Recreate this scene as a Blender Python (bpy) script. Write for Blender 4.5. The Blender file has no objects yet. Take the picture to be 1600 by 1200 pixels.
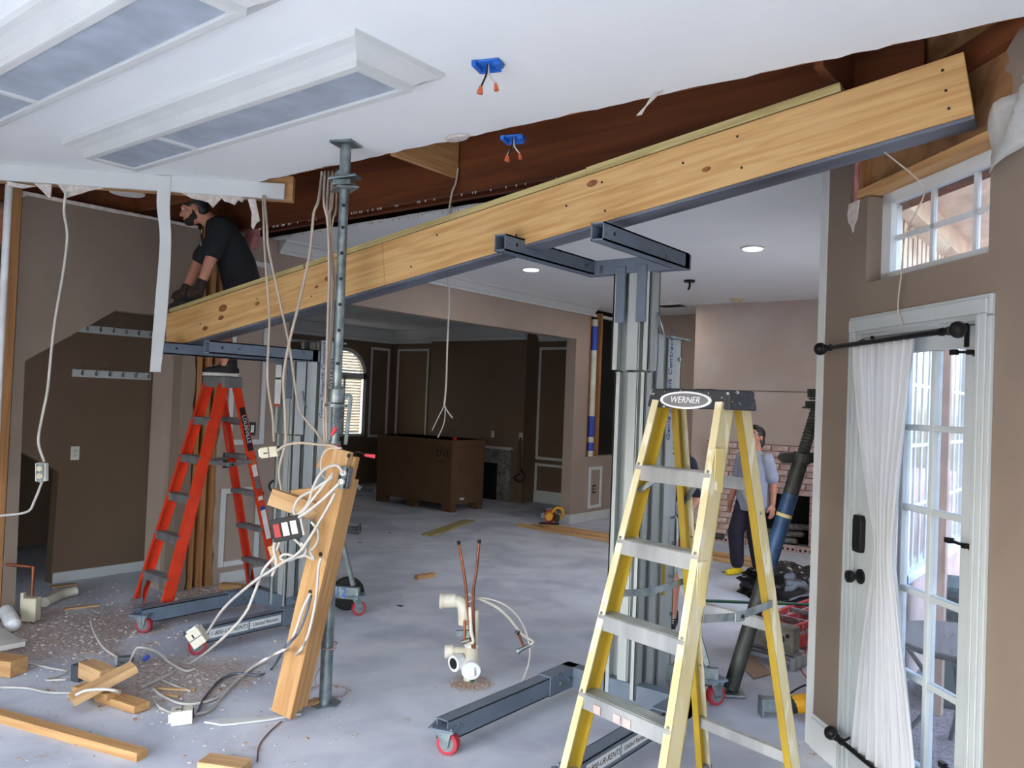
import bpy, bmesh, math, random
from mathutils import Vector, Matrix
random.seed(7)
S = bpy.context.scene
COL = S.collection
V = Vector
# ------------------------------------------------------------------ camera
CAMH = 1.675; FPX = 1256.0; CEIL = 3.05
PIT = math.radians(1.2); ROL = math.radians(-2.26); YA = math.radians(-51.93)
def _w(v):
    return V((v[0]*-math.sin(YA)+v[1]*-math.cos(YA), v[0]*math.sin(YA+math.pi/2)+v[1]*math.cos(YA+math.pi/2), v[2]))
_f = V((0, math.cos(PIT), math.sin(PIT))); _r0 = V((1, 0, 0)); _u0 = V((0, -math.sin(PIT), math.cos(PIT)))
WR = _w(_r0*math.cos(ROL)-_u0*math.sin(ROL)); WU = _w(_r0*math.sin(ROL)+_u0*math.cos(ROL)); WF = _w(_f)
CAMP = V((0, 0, CAMH))
cd = bpy.data.cameras.new('camera'); cam = bpy.data.objects.new('camera', cd); COL.objects.link(cam)
cd.sensor_width = 36; cd.lens = 36*FPX/1600; cd.clip_start = .05; cd.clip_end = 200
cam.matrix_world = Matrix(((WR.x, WU.x, -WF.x, 0), (WR.y, WU.y, -WF.y, 0), (WR.z, WU.z, -WF.z, CAMH), (0, 0, 0, 1)))
S.camera = cam
# ------------------------------------------------------------------ colour management, sky, daylight
S.view_settings.view_transform = 'Standard'; S.view_settings.look = 'None'
S.view_settings.exposure = 0.0; S.view_settings.gamma = 1.0; S.view_settings.use_curve_mapping = False
wd = bpy.data.worlds.new('world'); S.world = wd; wd.use_nodes = True
_n = wd.node_tree.nodes; _bg = _n['Background']
_sky = _n.new('ShaderNodeTexSky'); _sky.sky_type = 'NISHITA'; _sky.sun_disc = False
_sky.sun_elevation = math.radians(48); _sky.sun_rotation = math.radians(200); _sky.dust_density = 3.0; _sky.air_density = 1.0
wd.node_tree.links.new(_sky.outputs[0], _bg.inputs[0]); _bg.inputs[1].default_value = 2.1
def area(name, loc, rot, sx, sy, watts, col):
    l = bpy.data.lights.new(name, 'AREA'); l.shape = 'RECTANGLE'; l.size = sx; l.size_y = sy; l.energy = watts; l.color = col
    o = bpy.data.objects.new(name, l); COL.objects.link(o); o.location = loc; o.rotation_euler = rot
    return o
DAY = (0.90, 0.955, 1.0)
# daylight coming in through the kitchen windows behind the camera and the side window of the far room
area('daylight_back_window', (-1.9, -2.13, 1.08), (math.radians(90), 0, 0), 4.2, 2.0, 70, DAY)
area('daylight_side_window', (2.82, -1.1, 1.08), (math.radians(90), 0, math.radians(90)), 1.7, 2.0, 64, DAY)
area('daylight_far_window', (-1.36, 6.9, 1.45), (math.radians(90), 0, math.radians(90)), 2.2, 1.5, 15, (0.92, 0.90, 1.0))
_sl = bpy.data.lights.new('sun', 'SUN'); _sl.energy = 1.6; _sl.angle = math.radians(2); _sl.color = (1.0, .95, .88); _so = bpy.data.objects.new('sun', _sl); COL.objects.link(_so)
_so.rotation_euler = V((1.0, .25, -1.05)).to_track_quat('-Z', 'Y').to_euler(); _so.location = (-14, 2, 14)
# ------------------------------------------------------------------ pixel helpers (frame 1600 x 1200)
def ray(px, py): return WR*((px-800)/FPX) - WU*((py-600)/FPX) + WF
def fl(px, py, z=0.0): d = ray(px, py); return CAMP + d*((z-CAMH)/d.z)
def ax(px, py, x): d = ray(px, py); return CAMP + d*(x/d.x)
def ay(px, py, y): d = ray(px, py); return CAMP + d*(y/d.y)
def pd(px, py, dep): return CAMP + ray(px, py)*dep
def apl(px, py, p, n): d = ray(px, py); n = V(n); return CAMP + d*(((V(p)-CAMP).dot(n))/d.dot(n))
def av(px, py, b): return apl(px, py, (b[0], b[1], 0), (b[0], b[1], 0))
# ------------------------------------------------------------------ mesh helpers
WM = {}
def frame(x, y=None, z=None, o=(0, 0, 0)):
    x = V(x).normalized()
    if y is not None: y = V(y); z = x.cross(y).normalized(); y = z.cross(x)
    else: z = V(z); y = z.cross(x).normalized(); z = x.cross(y)
    return Matrix(((x.x, y.x, z.x, o[0]), (x.y, y.y, z.y, o[1]), (x.z, y.z, z.z, o[2]), (0, 0, 0, 1)))
def T(*p): return Matrix.Translation(V(p) if len(p) == 3 else V(p[0]))
def RZ(a): return Matrix.Rotation(a, 4, 'Z')
class MB:
    def __init__(s): s.v = []; s.f = []; s.mi = []; s.m = 0
    def add(s, vs, fs):
        b = len(s.v); s.v += [V(q) for q in vs]
        for f in fs: s.f.append([b+i for i in f]); s.mi.append(s.m)
        return s
    def box(s, c, d, R=None):
        c = V(c); h = V(d)/2; vs = []
        for x in (-1, 1):
            for y in (-1, 1):
                for z in (-1, 1):
                    q = V((x*h.x, y*h.y, z*h.z)); vs.append(c + (R @ q if R else q))
        return s.add(vs, [(0, 1, 3, 2), (4, 6, 7, 5), (0, 4, 5, 1), (2, 3, 7, 6), (0, 2, 6, 4), (1, 5, 7, 3)])
    def bb(s, x0, x1, y0, y1, z0, z1): return s.box(((x0+x1)/2, (y0+y1)/2, (z0+z1)/2), (abs(x1-x0), abs(y1-y0), abs(z1-z0)))
    def bar(s, p0, p1, w, h, up=(0, 0, 1)):
        p0 = V(p0); p1 = V(p1); d = p1-p0
        if abs(d.normalized().dot(V(up))) > .98: up = (0, 1, 0)
        F = frame(d, z=up).to_3x3()
        return s.box((p0+p1)/2, (d.length, w, h), F)
    def tube(s, pts, r, n=8, cap=True):
        pts = [V(p) for p in pts]; k = len(pts); rs = r if isinstance(r, (list, tuple)) else [r]*k
        t0 = (pts[1]-pts[0]).normalized(); a = V((0, 0, 1)) if abs(t0.z) < .9 else V((1, 0, 0))
        u = t0.cross(a).normalized(); vs = []
        for i in range(k):
            t = (pts[min(i+1, k-1)]-pts[max(i-1, 0)])
            t = t.normalized() if t.length > 1e-9 else t0
            u = (u - t*u.dot(t)); u = u.normalized() if u.length > 1e-6 else t.orthogonal().normalized(); w = t.cross(u)
            for j in range(n):
                a = 2*math.pi*j/n; vs.append(pts[i]+(u*math.cos(a)+w*math.sin(a))*rs[i])
        fs = [(i*n+j, i*n+(j+1) % n, (i+1)*n+(j+1) % n, (i+1)*n+j) for i in range(k-1) for j in range(n)]
        if cap: fs += [tuple(range(n-1, -1, -1)), tuple(range((k-1)*n, k*n))]
        return s.add(vs, fs)
    def cyl(s, p0, p1, r, n=16, r1=None): return s.tube([p0, p1], [r, r if r1 is None else r1], n)
    def lathe(s, prof, M=None, n=20):
        M = M or Matrix(); vs = []; k = len(prof)
        for r, z in prof:
            for j in range(n):
                a = 2*math.pi*j/n; vs.append(M @ V((r*math.cos(a), r*math.sin(a), z)))
        fs = [(i*n+j, i*n+(j+1) % n, (i+1)*n+(j+1) % n, (i+1)*n+j) for i in range(k-1) for j in range(n)]
        fs += [tuple(range(n-1, -1, -1)), tuple(range((k-1)*n, k*n))]
        return s.add(vs, fs)
    def prism(s, poly, o, u, v, t):
        o = V(o); u = V(u).normalized(); v = V(v).normalized(); w = u.cross(v).normalized()*t; n = len(poly)
        vs = [o+u*a+v*b for a, b in poly]; vs += [q+w for q in vs]
        fs = [tuple(range(n-1, -1, -1)), tuple(range(n, 2*n))] + [(i, (i+1) % n, n+(i+1) % n, n+i) for i in range(n)]
        return s.add(vs, fs)
    def ell(s, c, r, R=None, n=14, m=9):
        c = V(c); vs = []; fs = []
        for i in range(m+1):
            th = math.pi*i/m
            for j in range(n):
                a = 2*math.pi*j/n; q = V((r[0]*math.sin(th)*math.cos(a), r[1]*math.sin(th)*math.sin(a), r[2]*math.cos(th)))
                vs.append(c+(R @ q if R else q))
        fs = [(i*n+j, (i+1)*n+j, (i+1)*n+(j+1) % n, i*n+(j+1) % n) for i in range(m) for j in range(n)]
        return s.add(vs, fs)
    def caps(s, p0, r0, p1, r1, n=14):
        p0 = V(p0); p1 = V(p1); d = (p1-p0); t = d.normalized(); pts = []; rs = []
        for a in (-80, -55, -28): pts.append(p0+t*(r0*math.sin(math.radians(a)))); rs.append(r0*math.cos(math.radians(a)))
        pts.append(p0); rs.append(r0); pts.append(p1); rs.append(r1)
        for a in (28, 55, 80): pts.append(p1+t*(r1*math.sin(math.radians(a)))); rs.append(r1*math.cos(math.radians(a)))
        return s.tube(pts, rs, n)
    def build(s, name, mat, parent=None, M=None, local=False, smooth=False, bev=0, seg=2, weld=False):
        if local: M = WM[parent]; vs = s.v
        elif M is not None: vs = s.v
        else:
            if parent is not None: M = WM[parent]
            else:
                n = len(s.v); c = sum(s.v, V((0, 0, 0)))/n; M = T((min(q.x for q in s.v)+max(q.x for q in s.v))/2, (min(q.y for q in s.v)+max(q.y for q in s.v))/2, min(q.z for q in s.v))
            Mi = M.inverted(); vs = [Mi @ q for q in s.v]
        me = bpy.data.meshes.new(name); me.from_pydata([tuple(q) for q in vs], [], s.f)
        for m in (mat if isinstance(mat, (list, tuple)) else [mat]): me.materials.append(m)
        if isinstance(mat, (list, tuple)): me.polygons.foreach_set('material_index', s.mi)
        bm = bmesh.new(); bm.from_mesh(me)
        if weld: bmesh.ops.remove_doubles(bm, verts=bm.verts, dist=1e-5)
        bmesh.ops.recalc_face_normals(bm, faces=bm.faces); bm.to_mesh(me); bm.free()
        o = bpy.data.objects.new(name, me); COL.objects.link(o)
        place(o, M, parent)
        if smooth:
            me.polygons.foreach_set('use_smooth', [True]*len(me.polygons))
            if smooth != 'all': me.set_sharp_from_angle(angle=math.radians(38))
        if bev:
            b = o.modifiers.new('bevel', 'BEVEL'); b.width = bev; b.segments = seg; b.limit_method = 'ANGLE'; b.angle_limit = math.radians(40)
        me.update(); return o
def place(o, M, parent=None):
    WM[o] = M.copy()
    if parent is not None: o.parent = parent; o.matrix_local = WM[parent].inverted() @ M
    else: o.matrix_local = M
def tag(o, label=None, cat=None, group=None, kind=None):
    if label: o['label'] = label
    if cat: o['category'] = cat
    if group: o['group'] = group
    if kind: o['kind'] = kind
    return o
def thing(name, label, cat, loc=(0, 0, 0), rz=0, group=None, M=None):
    o = bpy.data.objects.new(name, None); COL.objects.link(o); o.empty_display_size = .1
    place(o, M if M is not None else T(*loc) @ RZ(rz)); return tag(o, label, cat, group)
def struct(o): o['kind'] = 'structure'; return o
def plank(name, p0, p1, w, h, mat, parent=None, up=(0, 0, 1), bev=.002, rough=0):
    p0 = V(p0); p1 = V(p1); d = p1-p0
    if abs(d.normalized().dot(V(up))) > .98: up = (0, 1, 0)
    M = frame(d, z=up, o=(p0+p1)/2); m = MB().box((0, 0, 0), (d.length, w, h))
    return m.build(name, mat, parent, M=M, bev=bev)
def dup(o, M, parent=None):
    c = o.copy(); COL.objects.link(c); place(c, M, parent); return c
def dup_tree(o, M, parent=None):
    rel = [(ch, WM[o].inverted() @ WM[ch]) for ch in list(o.children)]
    c = dup(o, M, parent)
    for ch, r in rel: dup_tree(ch, M @ r, c)
    return c
def spline(pts, k=6):
    pts = [V(p) for p in pts]; P = [pts[0]*2-pts[1]] + pts + [pts[-1]*2-pts[-2]]; out = []
    for i in range(1, len(P)-2):
        a, b, c, d = P[i-1:i+3]
        for j in range(k):
            t = j/k; out.append(.5*((2*b)+(c-a)*t+(2*a-5*b+4*c-d)*t*t+(3*b-a-3*c+d)*t**3))
    out.append(pts[-1]); return out
def text(name, s, size, mat, M, parent=None, align='CENTER', shear=0, ext=.0006):
    cu = bpy.data.curves.new('t', 'FONT'); cu.body = s; cu.size = size; cu.align_x = align; cu.align_y = 'CENTER'; cu.extrude = ext; cu.shear = shear; cu.resolution_u = 2
    t = bpy.data.objects.new('t', cu); me = bpy.data.meshes.new_from_object(t); me.name = name
    bpy.data.objects.remove(t); bpy.data.curves.remove(cu)
    me.materials.clear(); me.materials.append(mat)
    o = bpy.data.objects.new(name, me); COL.objects.link(o); place(o, M, parent); return o
# ------------------------------------------------------------------ materials
def lin(c): return tuple(((x/255)/12.92 if x/255 <= .04045 else ((x/255+.055)/1.055)**2.4) for x in c) + (1,)
def mat(name, c, rough=.6, metal=0, c2=None, sc=6, st=(1, 1, 1), lo=.35, hi=.65, bump=0, bsc=50, det=4, dist=0, spec=None, trans=0, alpha=1, emit=None, es=0, c3=None, lo3=.6, hi3=.66, sc3=20):
    m = bpy.data.materials.new(name); m.use_nodes = True; nt = m.node_tree; N = nt.nodes; L = nt.links; b = N['Principled BSDF']
    b.inputs['Roughness'].default_value = rough; b.inputs['Metallic'].default_value = metal
    b.inputs['Transmission Weight'].default_value = trans; b.inputs['Alpha'].default_value = alpha
    if spec is not None: b.inputs['Specular IOR Level'].default_value = spec
    if emit: b.inputs['Emission Color'].default_value = lin(emit); b.inputs['Emission Strength'].default_value = es
    if c2 is None: c2 = tuple(x*.9 for x in c)
    tc = N.new('ShaderNodeTexCoord'); mp = N.new('ShaderNodeMapping'); mp.inputs['Scale'].default_value = st; L.new(tc.outputs['Object'], mp.inputs[0])
    def nz(scale, src, d=det, ds=dist):
        n = N.new('ShaderNodeTexNoise'); n.inputs['Scale'].default_value = scale; n.inputs['Detail'].default_value = d; n.inputs['Distortion'].default_value = ds; L.new(src, n.inputs['Vector']); return n
    def ramp(n, a, z, ca, cz):
        r = N.new('ShaderNodeValToRGB'); r.color_ramp.elements[0].position = a; r.color_ramp.elements[1].position = z
        r.color_ramp.elements[0].color = ca; r.color_ramp.elements[1].color = cz; L.new(n.outputs[0], r.inputs[0]); return r
    r = ramp(nz(sc, mp.outputs[0]), lo, hi, lin(c2), lin(c)); out = r.outputs[0]
    if c3 is not None:
        f = ramp(nz(sc3, mp.outputs[0], 3, 0), lo3, hi3, (0, 0, 0, 1), (1, 1, 1, 1))
        x = N.new('ShaderNodeMix'); x.data_type = 'RGBA'; L.new(f.outputs[0], x.inputs[0]); L.new(out, x.inputs[6]); x.inputs[7].default_value = lin(c3); out = x.outputs[2]
    L.new(out, b.inputs['Base Color'])
    if bump:
        bn = N.new('ShaderNodeBump'); bn.inputs['Strength'].default_value = bump; bn.inputs['Distance'].default_value = .01; L.new(nz(bsc, mp.outputs[0], 3, 0).outputs[0], bn.inputs['Height']); L.new(bn.outputs[0], b.inputs['Normal'])
    return m
def wood(name, c, c2, axis='x', sc=22, **k):
    st = {'x': (.06, 1, 1), 'y': (1, .06, 1), 'z': (1, 1, .06)}[axis]
    return mat(name, c, k.pop('rough', .7), c2=c2, sc=sc, st=st, lo=.34, hi=.6, det=6, dist=.7, bump=.06, bsc=60, **k)
m_ceil = mat('ceiling_paint', (242, 246, 246), .85, c2=(238, 243, 244), sc=2)
m_wall = mat('tan_wall_paint', (132, 117, 103), .7, c2=(127, 112, 99), sc=3, bump=.03, bsc=120)
m_wallf = mat('far_tan_paint', (168, 151, 139), .75, c2=(162, 145, 133), sc=2)
m_gyp = mat('unpainted_gypsum_patch', (190, 174, 164), .85, c2=(182, 164, 152), sc=1.5, c3=(196, 184, 178), sc3=2, lo3=.4, hi3=.75)
m_dark = mat('dark_brown_paint', (118, 97, 79), .6, c2=(112, 92, 74), sc=2)
m_trim = mat('white_trim_paint', (212, 215, 214), .45, c2=(206, 210, 210), sc=4)
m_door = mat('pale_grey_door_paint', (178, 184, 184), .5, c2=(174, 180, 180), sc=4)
m_gyped = mat('torn_gypsum_edge', (214, 208, 202), .95, c2=(190, 178, 170), sc=30)
m_floor = mat('dusty_concrete_slab', (210, 214, 223), .75, c2=(180, 184, 197), sc=1.7, lo=.38, hi=.62, det=9, dist=.6, bump=.08, bsc=30, c3=(220, 222, 227), lo3=.55, hi3=.8, sc3=2.6)
m_dirt = mat('brown_plaster_dust', (190, 172, 160), .95, c2=(160, 142, 132), sc=12, bump=.3, bsc=60, c3=(200, 196, 192), sc3=26)
m_pine = wood('golden_pine', (202, 164, 108), (182, 136, 80), 'x', 34)
m_pine2 = wood('pale_pine_lumber', (206, 168, 122), (176, 134, 88), 'x', 20)
m_pineo = wood('aged_orange_pine', (196, 153, 101), (172, 126, 78), 'x', 26)
m_pinez = wood('aged_stud_pine', (178, 130, 82), (146, 100, 58), 'x', 18)
m_joist = wood('old_brown_joist_wood', (116, 62, 28), (86, 42, 18), 'x', 10)
m_joistl = wood('lighter_joist_wood', (166, 108, 58), (130, 80, 40), 'x', 14)
m_sub = wood('brown_subfloor_board', (120, 70, 38), (84, 46, 24), 'x', 8)
m_ply = wood('weathered_plywood', (172, 130, 88), (132, 92, 58), 'x', 9)
m_treat = wood('greenish_treated_lumber', (182, 166, 112), (150, 132, 84), 'x', 30)
m_steel = mat('grey_steel_plate', (112, 118, 130), .5, .2, c2=(70, 72, 80), sc=5, st=(.3, 1, 1))
m_galv = mat('galvanized_steel', (150, 160, 162), .42, .75, c2=(112, 124, 128), sc=18)
m_alu = mat('worn_aluminium', (200, 202, 200), .38, .7, c2=(168, 172, 172), sc=9, st=(1, 1, .2))
m_alud = mat('dull_grey_aluminium', (150, 150, 152), .5, .5, c2=(122, 122, 126), sc=12)
m_mast = mat('lift_mast_aluminium', (184, 190, 188), .45, .2, c2=(164, 172, 172), sc=7, st=(1, 1, .12))
m_lift = mat('blue_grey_lift_paint', (106, 119, 134), .45, 0, c2=(97, 109, 124), sc=9, c3=(70, 70, 72), lo3=.68, hi3=.7, sc3=14)
m_red = mat('red_polyurethane', (176, 42, 58), .5)
m_rub = mat('black_rubber', (26, 26, 28), .7)
m_blk = mat('black_metal', (22, 20, 20), .4, .4)
m_orange = mat('orange_fibreglass', (222, 62, 26), .45, c2=(206, 54, 22), sc=10, c3=(226, 140, 120), lo3=.72, hi3=.74, sc3=60)
m_yel = mat('yellow_fibreglass', (176, 148, 44), .5, c2=(158, 130, 36), sc=9, st=(1, 1, .2))
m_cream = mat('worn_cream_fibreglass', (222, 210, 160), .7, c2=(206, 188, 122), sc=9, st=(1, 1, .3), c3=(236, 232, 216), lo3=.6, hi3=.66, sc3=24)
m_capb = mat('scuffed_black_plastic', (46, 48, 52), .6, c2=(38, 40, 44), sc=8, c3=(176, 176, 172), lo3=.62, hi3=.66, sc3=45)
m_capg = mat('grey_plastic', (120, 120, 122), .6, c2=(104, 104, 106), sc=12)
m_cable = mat('white_cable_jacket', (206, 201, 193), .5)
m_cableb = mat('old_beige_cable_jacket', (194, 178, 161), .55)
m_cord = mat('dark_cord', (30, 28, 28), .5)
m_pvc = mat('cream_pvc', (226, 222, 208), .4, c2=(206, 198, 178), sc=8)
m_pvcw = mat('white_pvc', (236, 238, 238), .35)
m_cop = mat('aged_copper', (166, 98, 66), .4, .8, c2=(128, 84, 64), sc=14)
m_brass = mat('grey_brass_valve', (150, 144, 130), .35, .8)
m_card = mat('brown_cardboard', (104, 76, 50), .85, c2=(96, 68, 44), sc=4)
m_white = mat('white_plastic', (238, 238, 234), .4)
m_ivory = mat('ivory_plastic', (222, 214, 186), .5)
m_box = mat('grey_white_box_metal', (206, 206, 200), .5)
m_blue = mat('blue_plastic_box', (34, 108, 206), .5)
m_wnut = mat('orange_wire_nut', (214, 104, 62), .5)
m_wred = mat('red_wire_nut', (226, 70, 84), .5)
m_ink = mat('black_ink', (18, 18, 20), .6)
m_inkb = mat('blue_ink', (40, 78, 150), .6)
m_inkg = mat('white_ink', (236, 236, 236), .6)
m_label = mat('white_label', (232, 234, 234), .5)
m_diff = mat('unlit_grey_diffuser', (172, 184, 197), .55)
m_glass = mat('clear_glass', (255, 255, 255), .02, trans=1, alpha=1)
m_lamp = mat('lit_lamp_lens', (255, 255, 255), .5, emit=(255, 250, 240), es=14)
m_brick = mat('pinkish_old_brick', (206, 178, 170), .9, c2=(184, 152, 144), sc=9, bump=.3, bsc=40, c3=(216, 202, 198), sc3=18)
m_mort = mat('dark_mortar', (96, 82, 76), .95)
m_soot = mat('sooty_firebox', (22, 20, 19), .95)
m_stone = mat('mottled_grey_marble', (150, 146, 140), .5, c2=(92, 88, 82), sc=9, dist=1.5)
m_skin = mat('skin', (196, 138, 112), .55, c2=(184, 124, 100), sc=9)
m_shirtk = mat('black_cotton', (34, 37, 42), .9, c2=(28, 30, 35), sc=8, bump=.15, bsc=25)
m_shirtg = mat('heather_grey_cotton', (158, 164, 180), .9, c2=(148, 153, 168), sc=14, bump=.15, bsc=22)
m_navy = mat('navy_cotton', (38, 40, 62), .9, c2=(30, 32, 50), sc=9, bump=.15, bsc=22)
m_pants = mat('dark_plum_cotton', (46, 42, 58), .9, c2=(38, 34, 48), sc=8, bump=.15, bsc=20)
m_short = mat('pale_grey_shorts', (168, 164, 164), .9, c2=(150, 146, 148), sc=8)
m_hair = mat('black_hair', (24, 20, 20), .5, c2=(36, 30, 28), sc=40)
m_shoe = mat('black_canvas', (34, 34, 38), .85)
m_sole = mat('off_white_rubber', (206, 202, 196), .7)
m_ysock = mat('yellow_socks', (232, 200, 26), .9)
m_glove = mat('brown_work_glove', (74, 58, 46), .85, c2=(34, 30, 30), sc=30)
m_sheer = mat('sheer_white_fabric', (212, 213, 213), .9, c2=(202, 203, 203), sc=30, st=(1, 1, .05))
m_bag = mat('black_bin_bag_film', (16, 16, 20), .22, bump=.5, bsc=9)
m_plast = mat('clear_poly_sheet', (226, 226, 222), .3, alpha=.45)
m_pink = mat('pink_insulation', (214, 150, 150), .95, c2=(180, 110, 112), sc=14, bump=.6, bsc=30)
m_saw = mat('yellow_tool_plastic', (222, 160, 20), .5)
m_redp = mat('red_tool_plastic', (186, 34, 36), .45)
m_redl = mat('faded_red_fibreglass', (208, 74, 74), .55, c2=(190, 60, 62), sc=8, c3=(222, 180, 176), lo3=.62, hi3=.66, sc3=20)
m_prop = mat('dark_grimy_steel', (74, 78, 74), .55, .4, c2=(52, 54, 52), sc=12)
m_propb = mat('worn_blue_steel_paint', (54, 90, 132), .5, .2, c2=(44, 72, 108), sc=14, c3=(110, 112, 108), lo3=.64, hi3=.68, sc3=22)
m_green = mat('green_rod_paint', (22, 84, 58), .5)
m_smoke = mat('yellowed_plastic', (222, 200, 160), .5)
m_soff = mat('beige_soffit_paint', (236, 220, 198), .8)
m_house = mat('pink_house_brick', (196, 170, 160), .9, c2=(178, 150, 142), sc=3)
m_patio = mat('exposed_aggregate', (150, 138, 136), .9, c2=(96, 86, 88), sc=60, bump=.4, bsc=60)
m_tarp = mat('dark_green_grey_cover', (60, 70, 68), .6, c2=(46, 56, 54), sc=5)
m_slat = mat('cream_shutter_paint', (236, 224, 200), .5)
m_tape = mat('blue_masking_tape', (60, 84, 190), .6)
m_dwall = mat('dust_paper', (206, 200, 190), .9)
nt = m_floor.node_tree; _N = nt.nodes; _L = nt.links; _b = _N['Principled BSDF']; _src = _b.inputs['Base Color'].links[0].from_socket
_g = _N.new('ShaderNodeNewGeometry'); _ns = _N.new('ShaderNodeTexNoise'); _ns.inputs['Scale'].default_value = 4.5; _ns.inputs['Detail'].default_value = 8; _L.new(_g.outputs['Position'], _ns.inputs['Vector'])
_nf = _N.new('ShaderNodeTexNoise'); _nf.inputs['Scale'].default_value = 38; _nf.inputs['Detail'].default_value = 5; _L.new(_g.outputs['Position'], _nf.inputs['Vector'])
_dc = _N.new('ShaderNodeValToRGB'); _dc.color_ramp.elements[0].position = .35; _dc.color_ramp.elements[1].position = .65; _dc.color_ramp.elements[0].color = lin((156, 134, 122)); _dc.color_ramp.elements[1].color = lin((196, 186, 180)); _L.new(_nf.outputs[0], _dc.inputs[0])
for _c, _r in ((fl(80, 990), .95), (fl(280, 1060), .62), (fl(330, 925), .5), (fl(737, 1066), .20)):      # spilt plaster dust and sawdust
    _d = _N.new('ShaderNodeVectorMath'); _d.operation = 'DISTANCE'; _d.inputs[1].default_value = _c; _L.new(_g.outputs['Position'], _d.inputs[0])
    _m = _N.new('ShaderNodeMapRange'); _m.inputs[1].default_value = _r*.35; _m.inputs[2].default_value = _r; _m.inputs[3].default_value = .52; _m.inputs[4].default_value = -.12; _L.new(_d.outputs['Value'], _m.inputs[0])
    _a = _N.new('ShaderNodeMath'); _L.new(_m.outputs[0], _a.inputs[0]); _L.new(_ns.outputs[0], _a.inputs[1])
    _k = _N.new('ShaderNodeMapRange'); _k.inputs[1].default_value = .56; _k.inputs[2].default_value = .86; _k.inputs[4].default_value = .9; _L.new(_a.outputs[0], _k.inputs[0])
    _x = _N.new('ShaderNodeMix'); _x.data_type = 'RGBA'; _L.new(_k.outputs[0], _x.inputs[0]); _L.new(_src, _x.inputs[6]); _L.new(_dc.outputs[0], _x.inputs[7]); _src = _x.outputs[2]
_L.new(_src, _b.inputs['Base Color'])
m_nail = mat('dull_nail_steel', (110, 104, 100), .5, .6)
# ================================================================== STRUCTURE
def slab(name, poly, z0, z1, m): return struct(MB().prism(poly, (0, 0, z0), (1, 0, 0), (0, 1, 0), z1-z0).build(name, m))
def jag(a, b, n, amp):
    a = V(a); b = V(b); out = []
    for i in range(n+1):
        q = a.lerp(b, i/n)
        if 0 < i < n: q = q + V((random.uniform(-1, 1), random.uniform(-1, 1)))*amp
        out.append((q.x, q.y))
    return out
XL = -6.2
FLOORP = [(-12, -3.2), (3.05, -3.2), (3.05, -.02), (-1.25, 4.28), (-1.25, 11.1), (-12, 11.1)]
slab('floor', FLOORP, -.12, 0, m_floor)
# near ceiling with the ragged cut line, far ceiling, dark room ceiling, subfloor above the cut
slab('ceiling', [(-6.25, -3.1), (3.0, -3.1), (3.0, -.1), (-.27, 3.18)] + jag((-.3, 3.18), (-4.62, 3.08), 60, .012) + [(-6.25, 1.45)], CEIL, CEIL+.016, m_ceil)
slab('ceiling_far_room', [(-6.3, 4.33)] + jag((-6.3, 4.33), (-1.3, 4.25), 40, .008)[1:] + [(-1.3, 11), (-6.3, 11)], CEIL, CEIL+.016, m_ceil)
slab('ceiling_dark_room', [(-11.7, 4.2), (-6.3, 4.2), (-6.3, 11), (-11.7, 11)], 2.95, 2.99, m_ceil)
slab('ceiling_closet', [(-7.3, 2.2), (-6.32, 2.2), (-6.32, 4.0), (-7.3, 4.0)], 2.6, 2.64, m_wall)
slab('subfloor_deck', [(-12, -3.2), (3.05, -3.2), (3.05, -.02), (-.95, 3.98), (-1.25, 4.28), (-1.25, 11.1), (-12, 11.1)], 3.37, 3.41, m_sub)
for nm, b6 in (('light_seal_back', (-12, 3.05, -2.35, -2.2, 3.0, 3.41)), ('light_seal_side', (2.95, 3.05, -2.3, 0, 3.0, 3.41)), ('light_seal_west', (-12, -11.69, -2.3, 11.1, 2.9, 3.41)), ('light_seal_far', (-12, -1.2, 10.98, 11.1, 2.9, 3.41)), ('light_seal_kitchen', (-6.4, -6.25, -2.3, 1.5, 3.0, 3.41))): struct(MB().bb(*b6).build(nm, m_sub))  # unseen boxes added to keep sky light from leaking into the joist space
# walls behind the camera (window openings left for the daylight)
def wallpieces(name, m, pieces, o, u, t):
    mb = MB()
    for a0, a1, z0, z1 in pieces: mb.prism([(a0, z0), (a1, z0), (a1, z1), (a0, z1)], o, u, (0, 0, 1), t)
    return struct(mb.build(name, m))
wallpieces('wall_back', m_wall, [(-6.3, -4.05, 0, 3.05), (.25, 3.0, 0, 3.05), (-4.05, .25, 0, .06), (-4.05, .25, 2.12, 3.05)], (0, -2.2, 0), (1, 0, 0), .12)
wallpieces('wall_side', m_wall, [(-3.1, -2.0, 0, 3.05), (-.2, .1, 0, 3.05), (-2.0, -.2, 0, .06), (-2.0, -.2, 2.12, 3.05)], (2.9, 0, 0), (0, 1, 0), .12)
wallpieces('wall_kitchen_left', m_wall, [(-3.1, 1.5, 0, 3.05)], (-6.25, 0, 0), (0, 1, 0), -.12)
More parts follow.
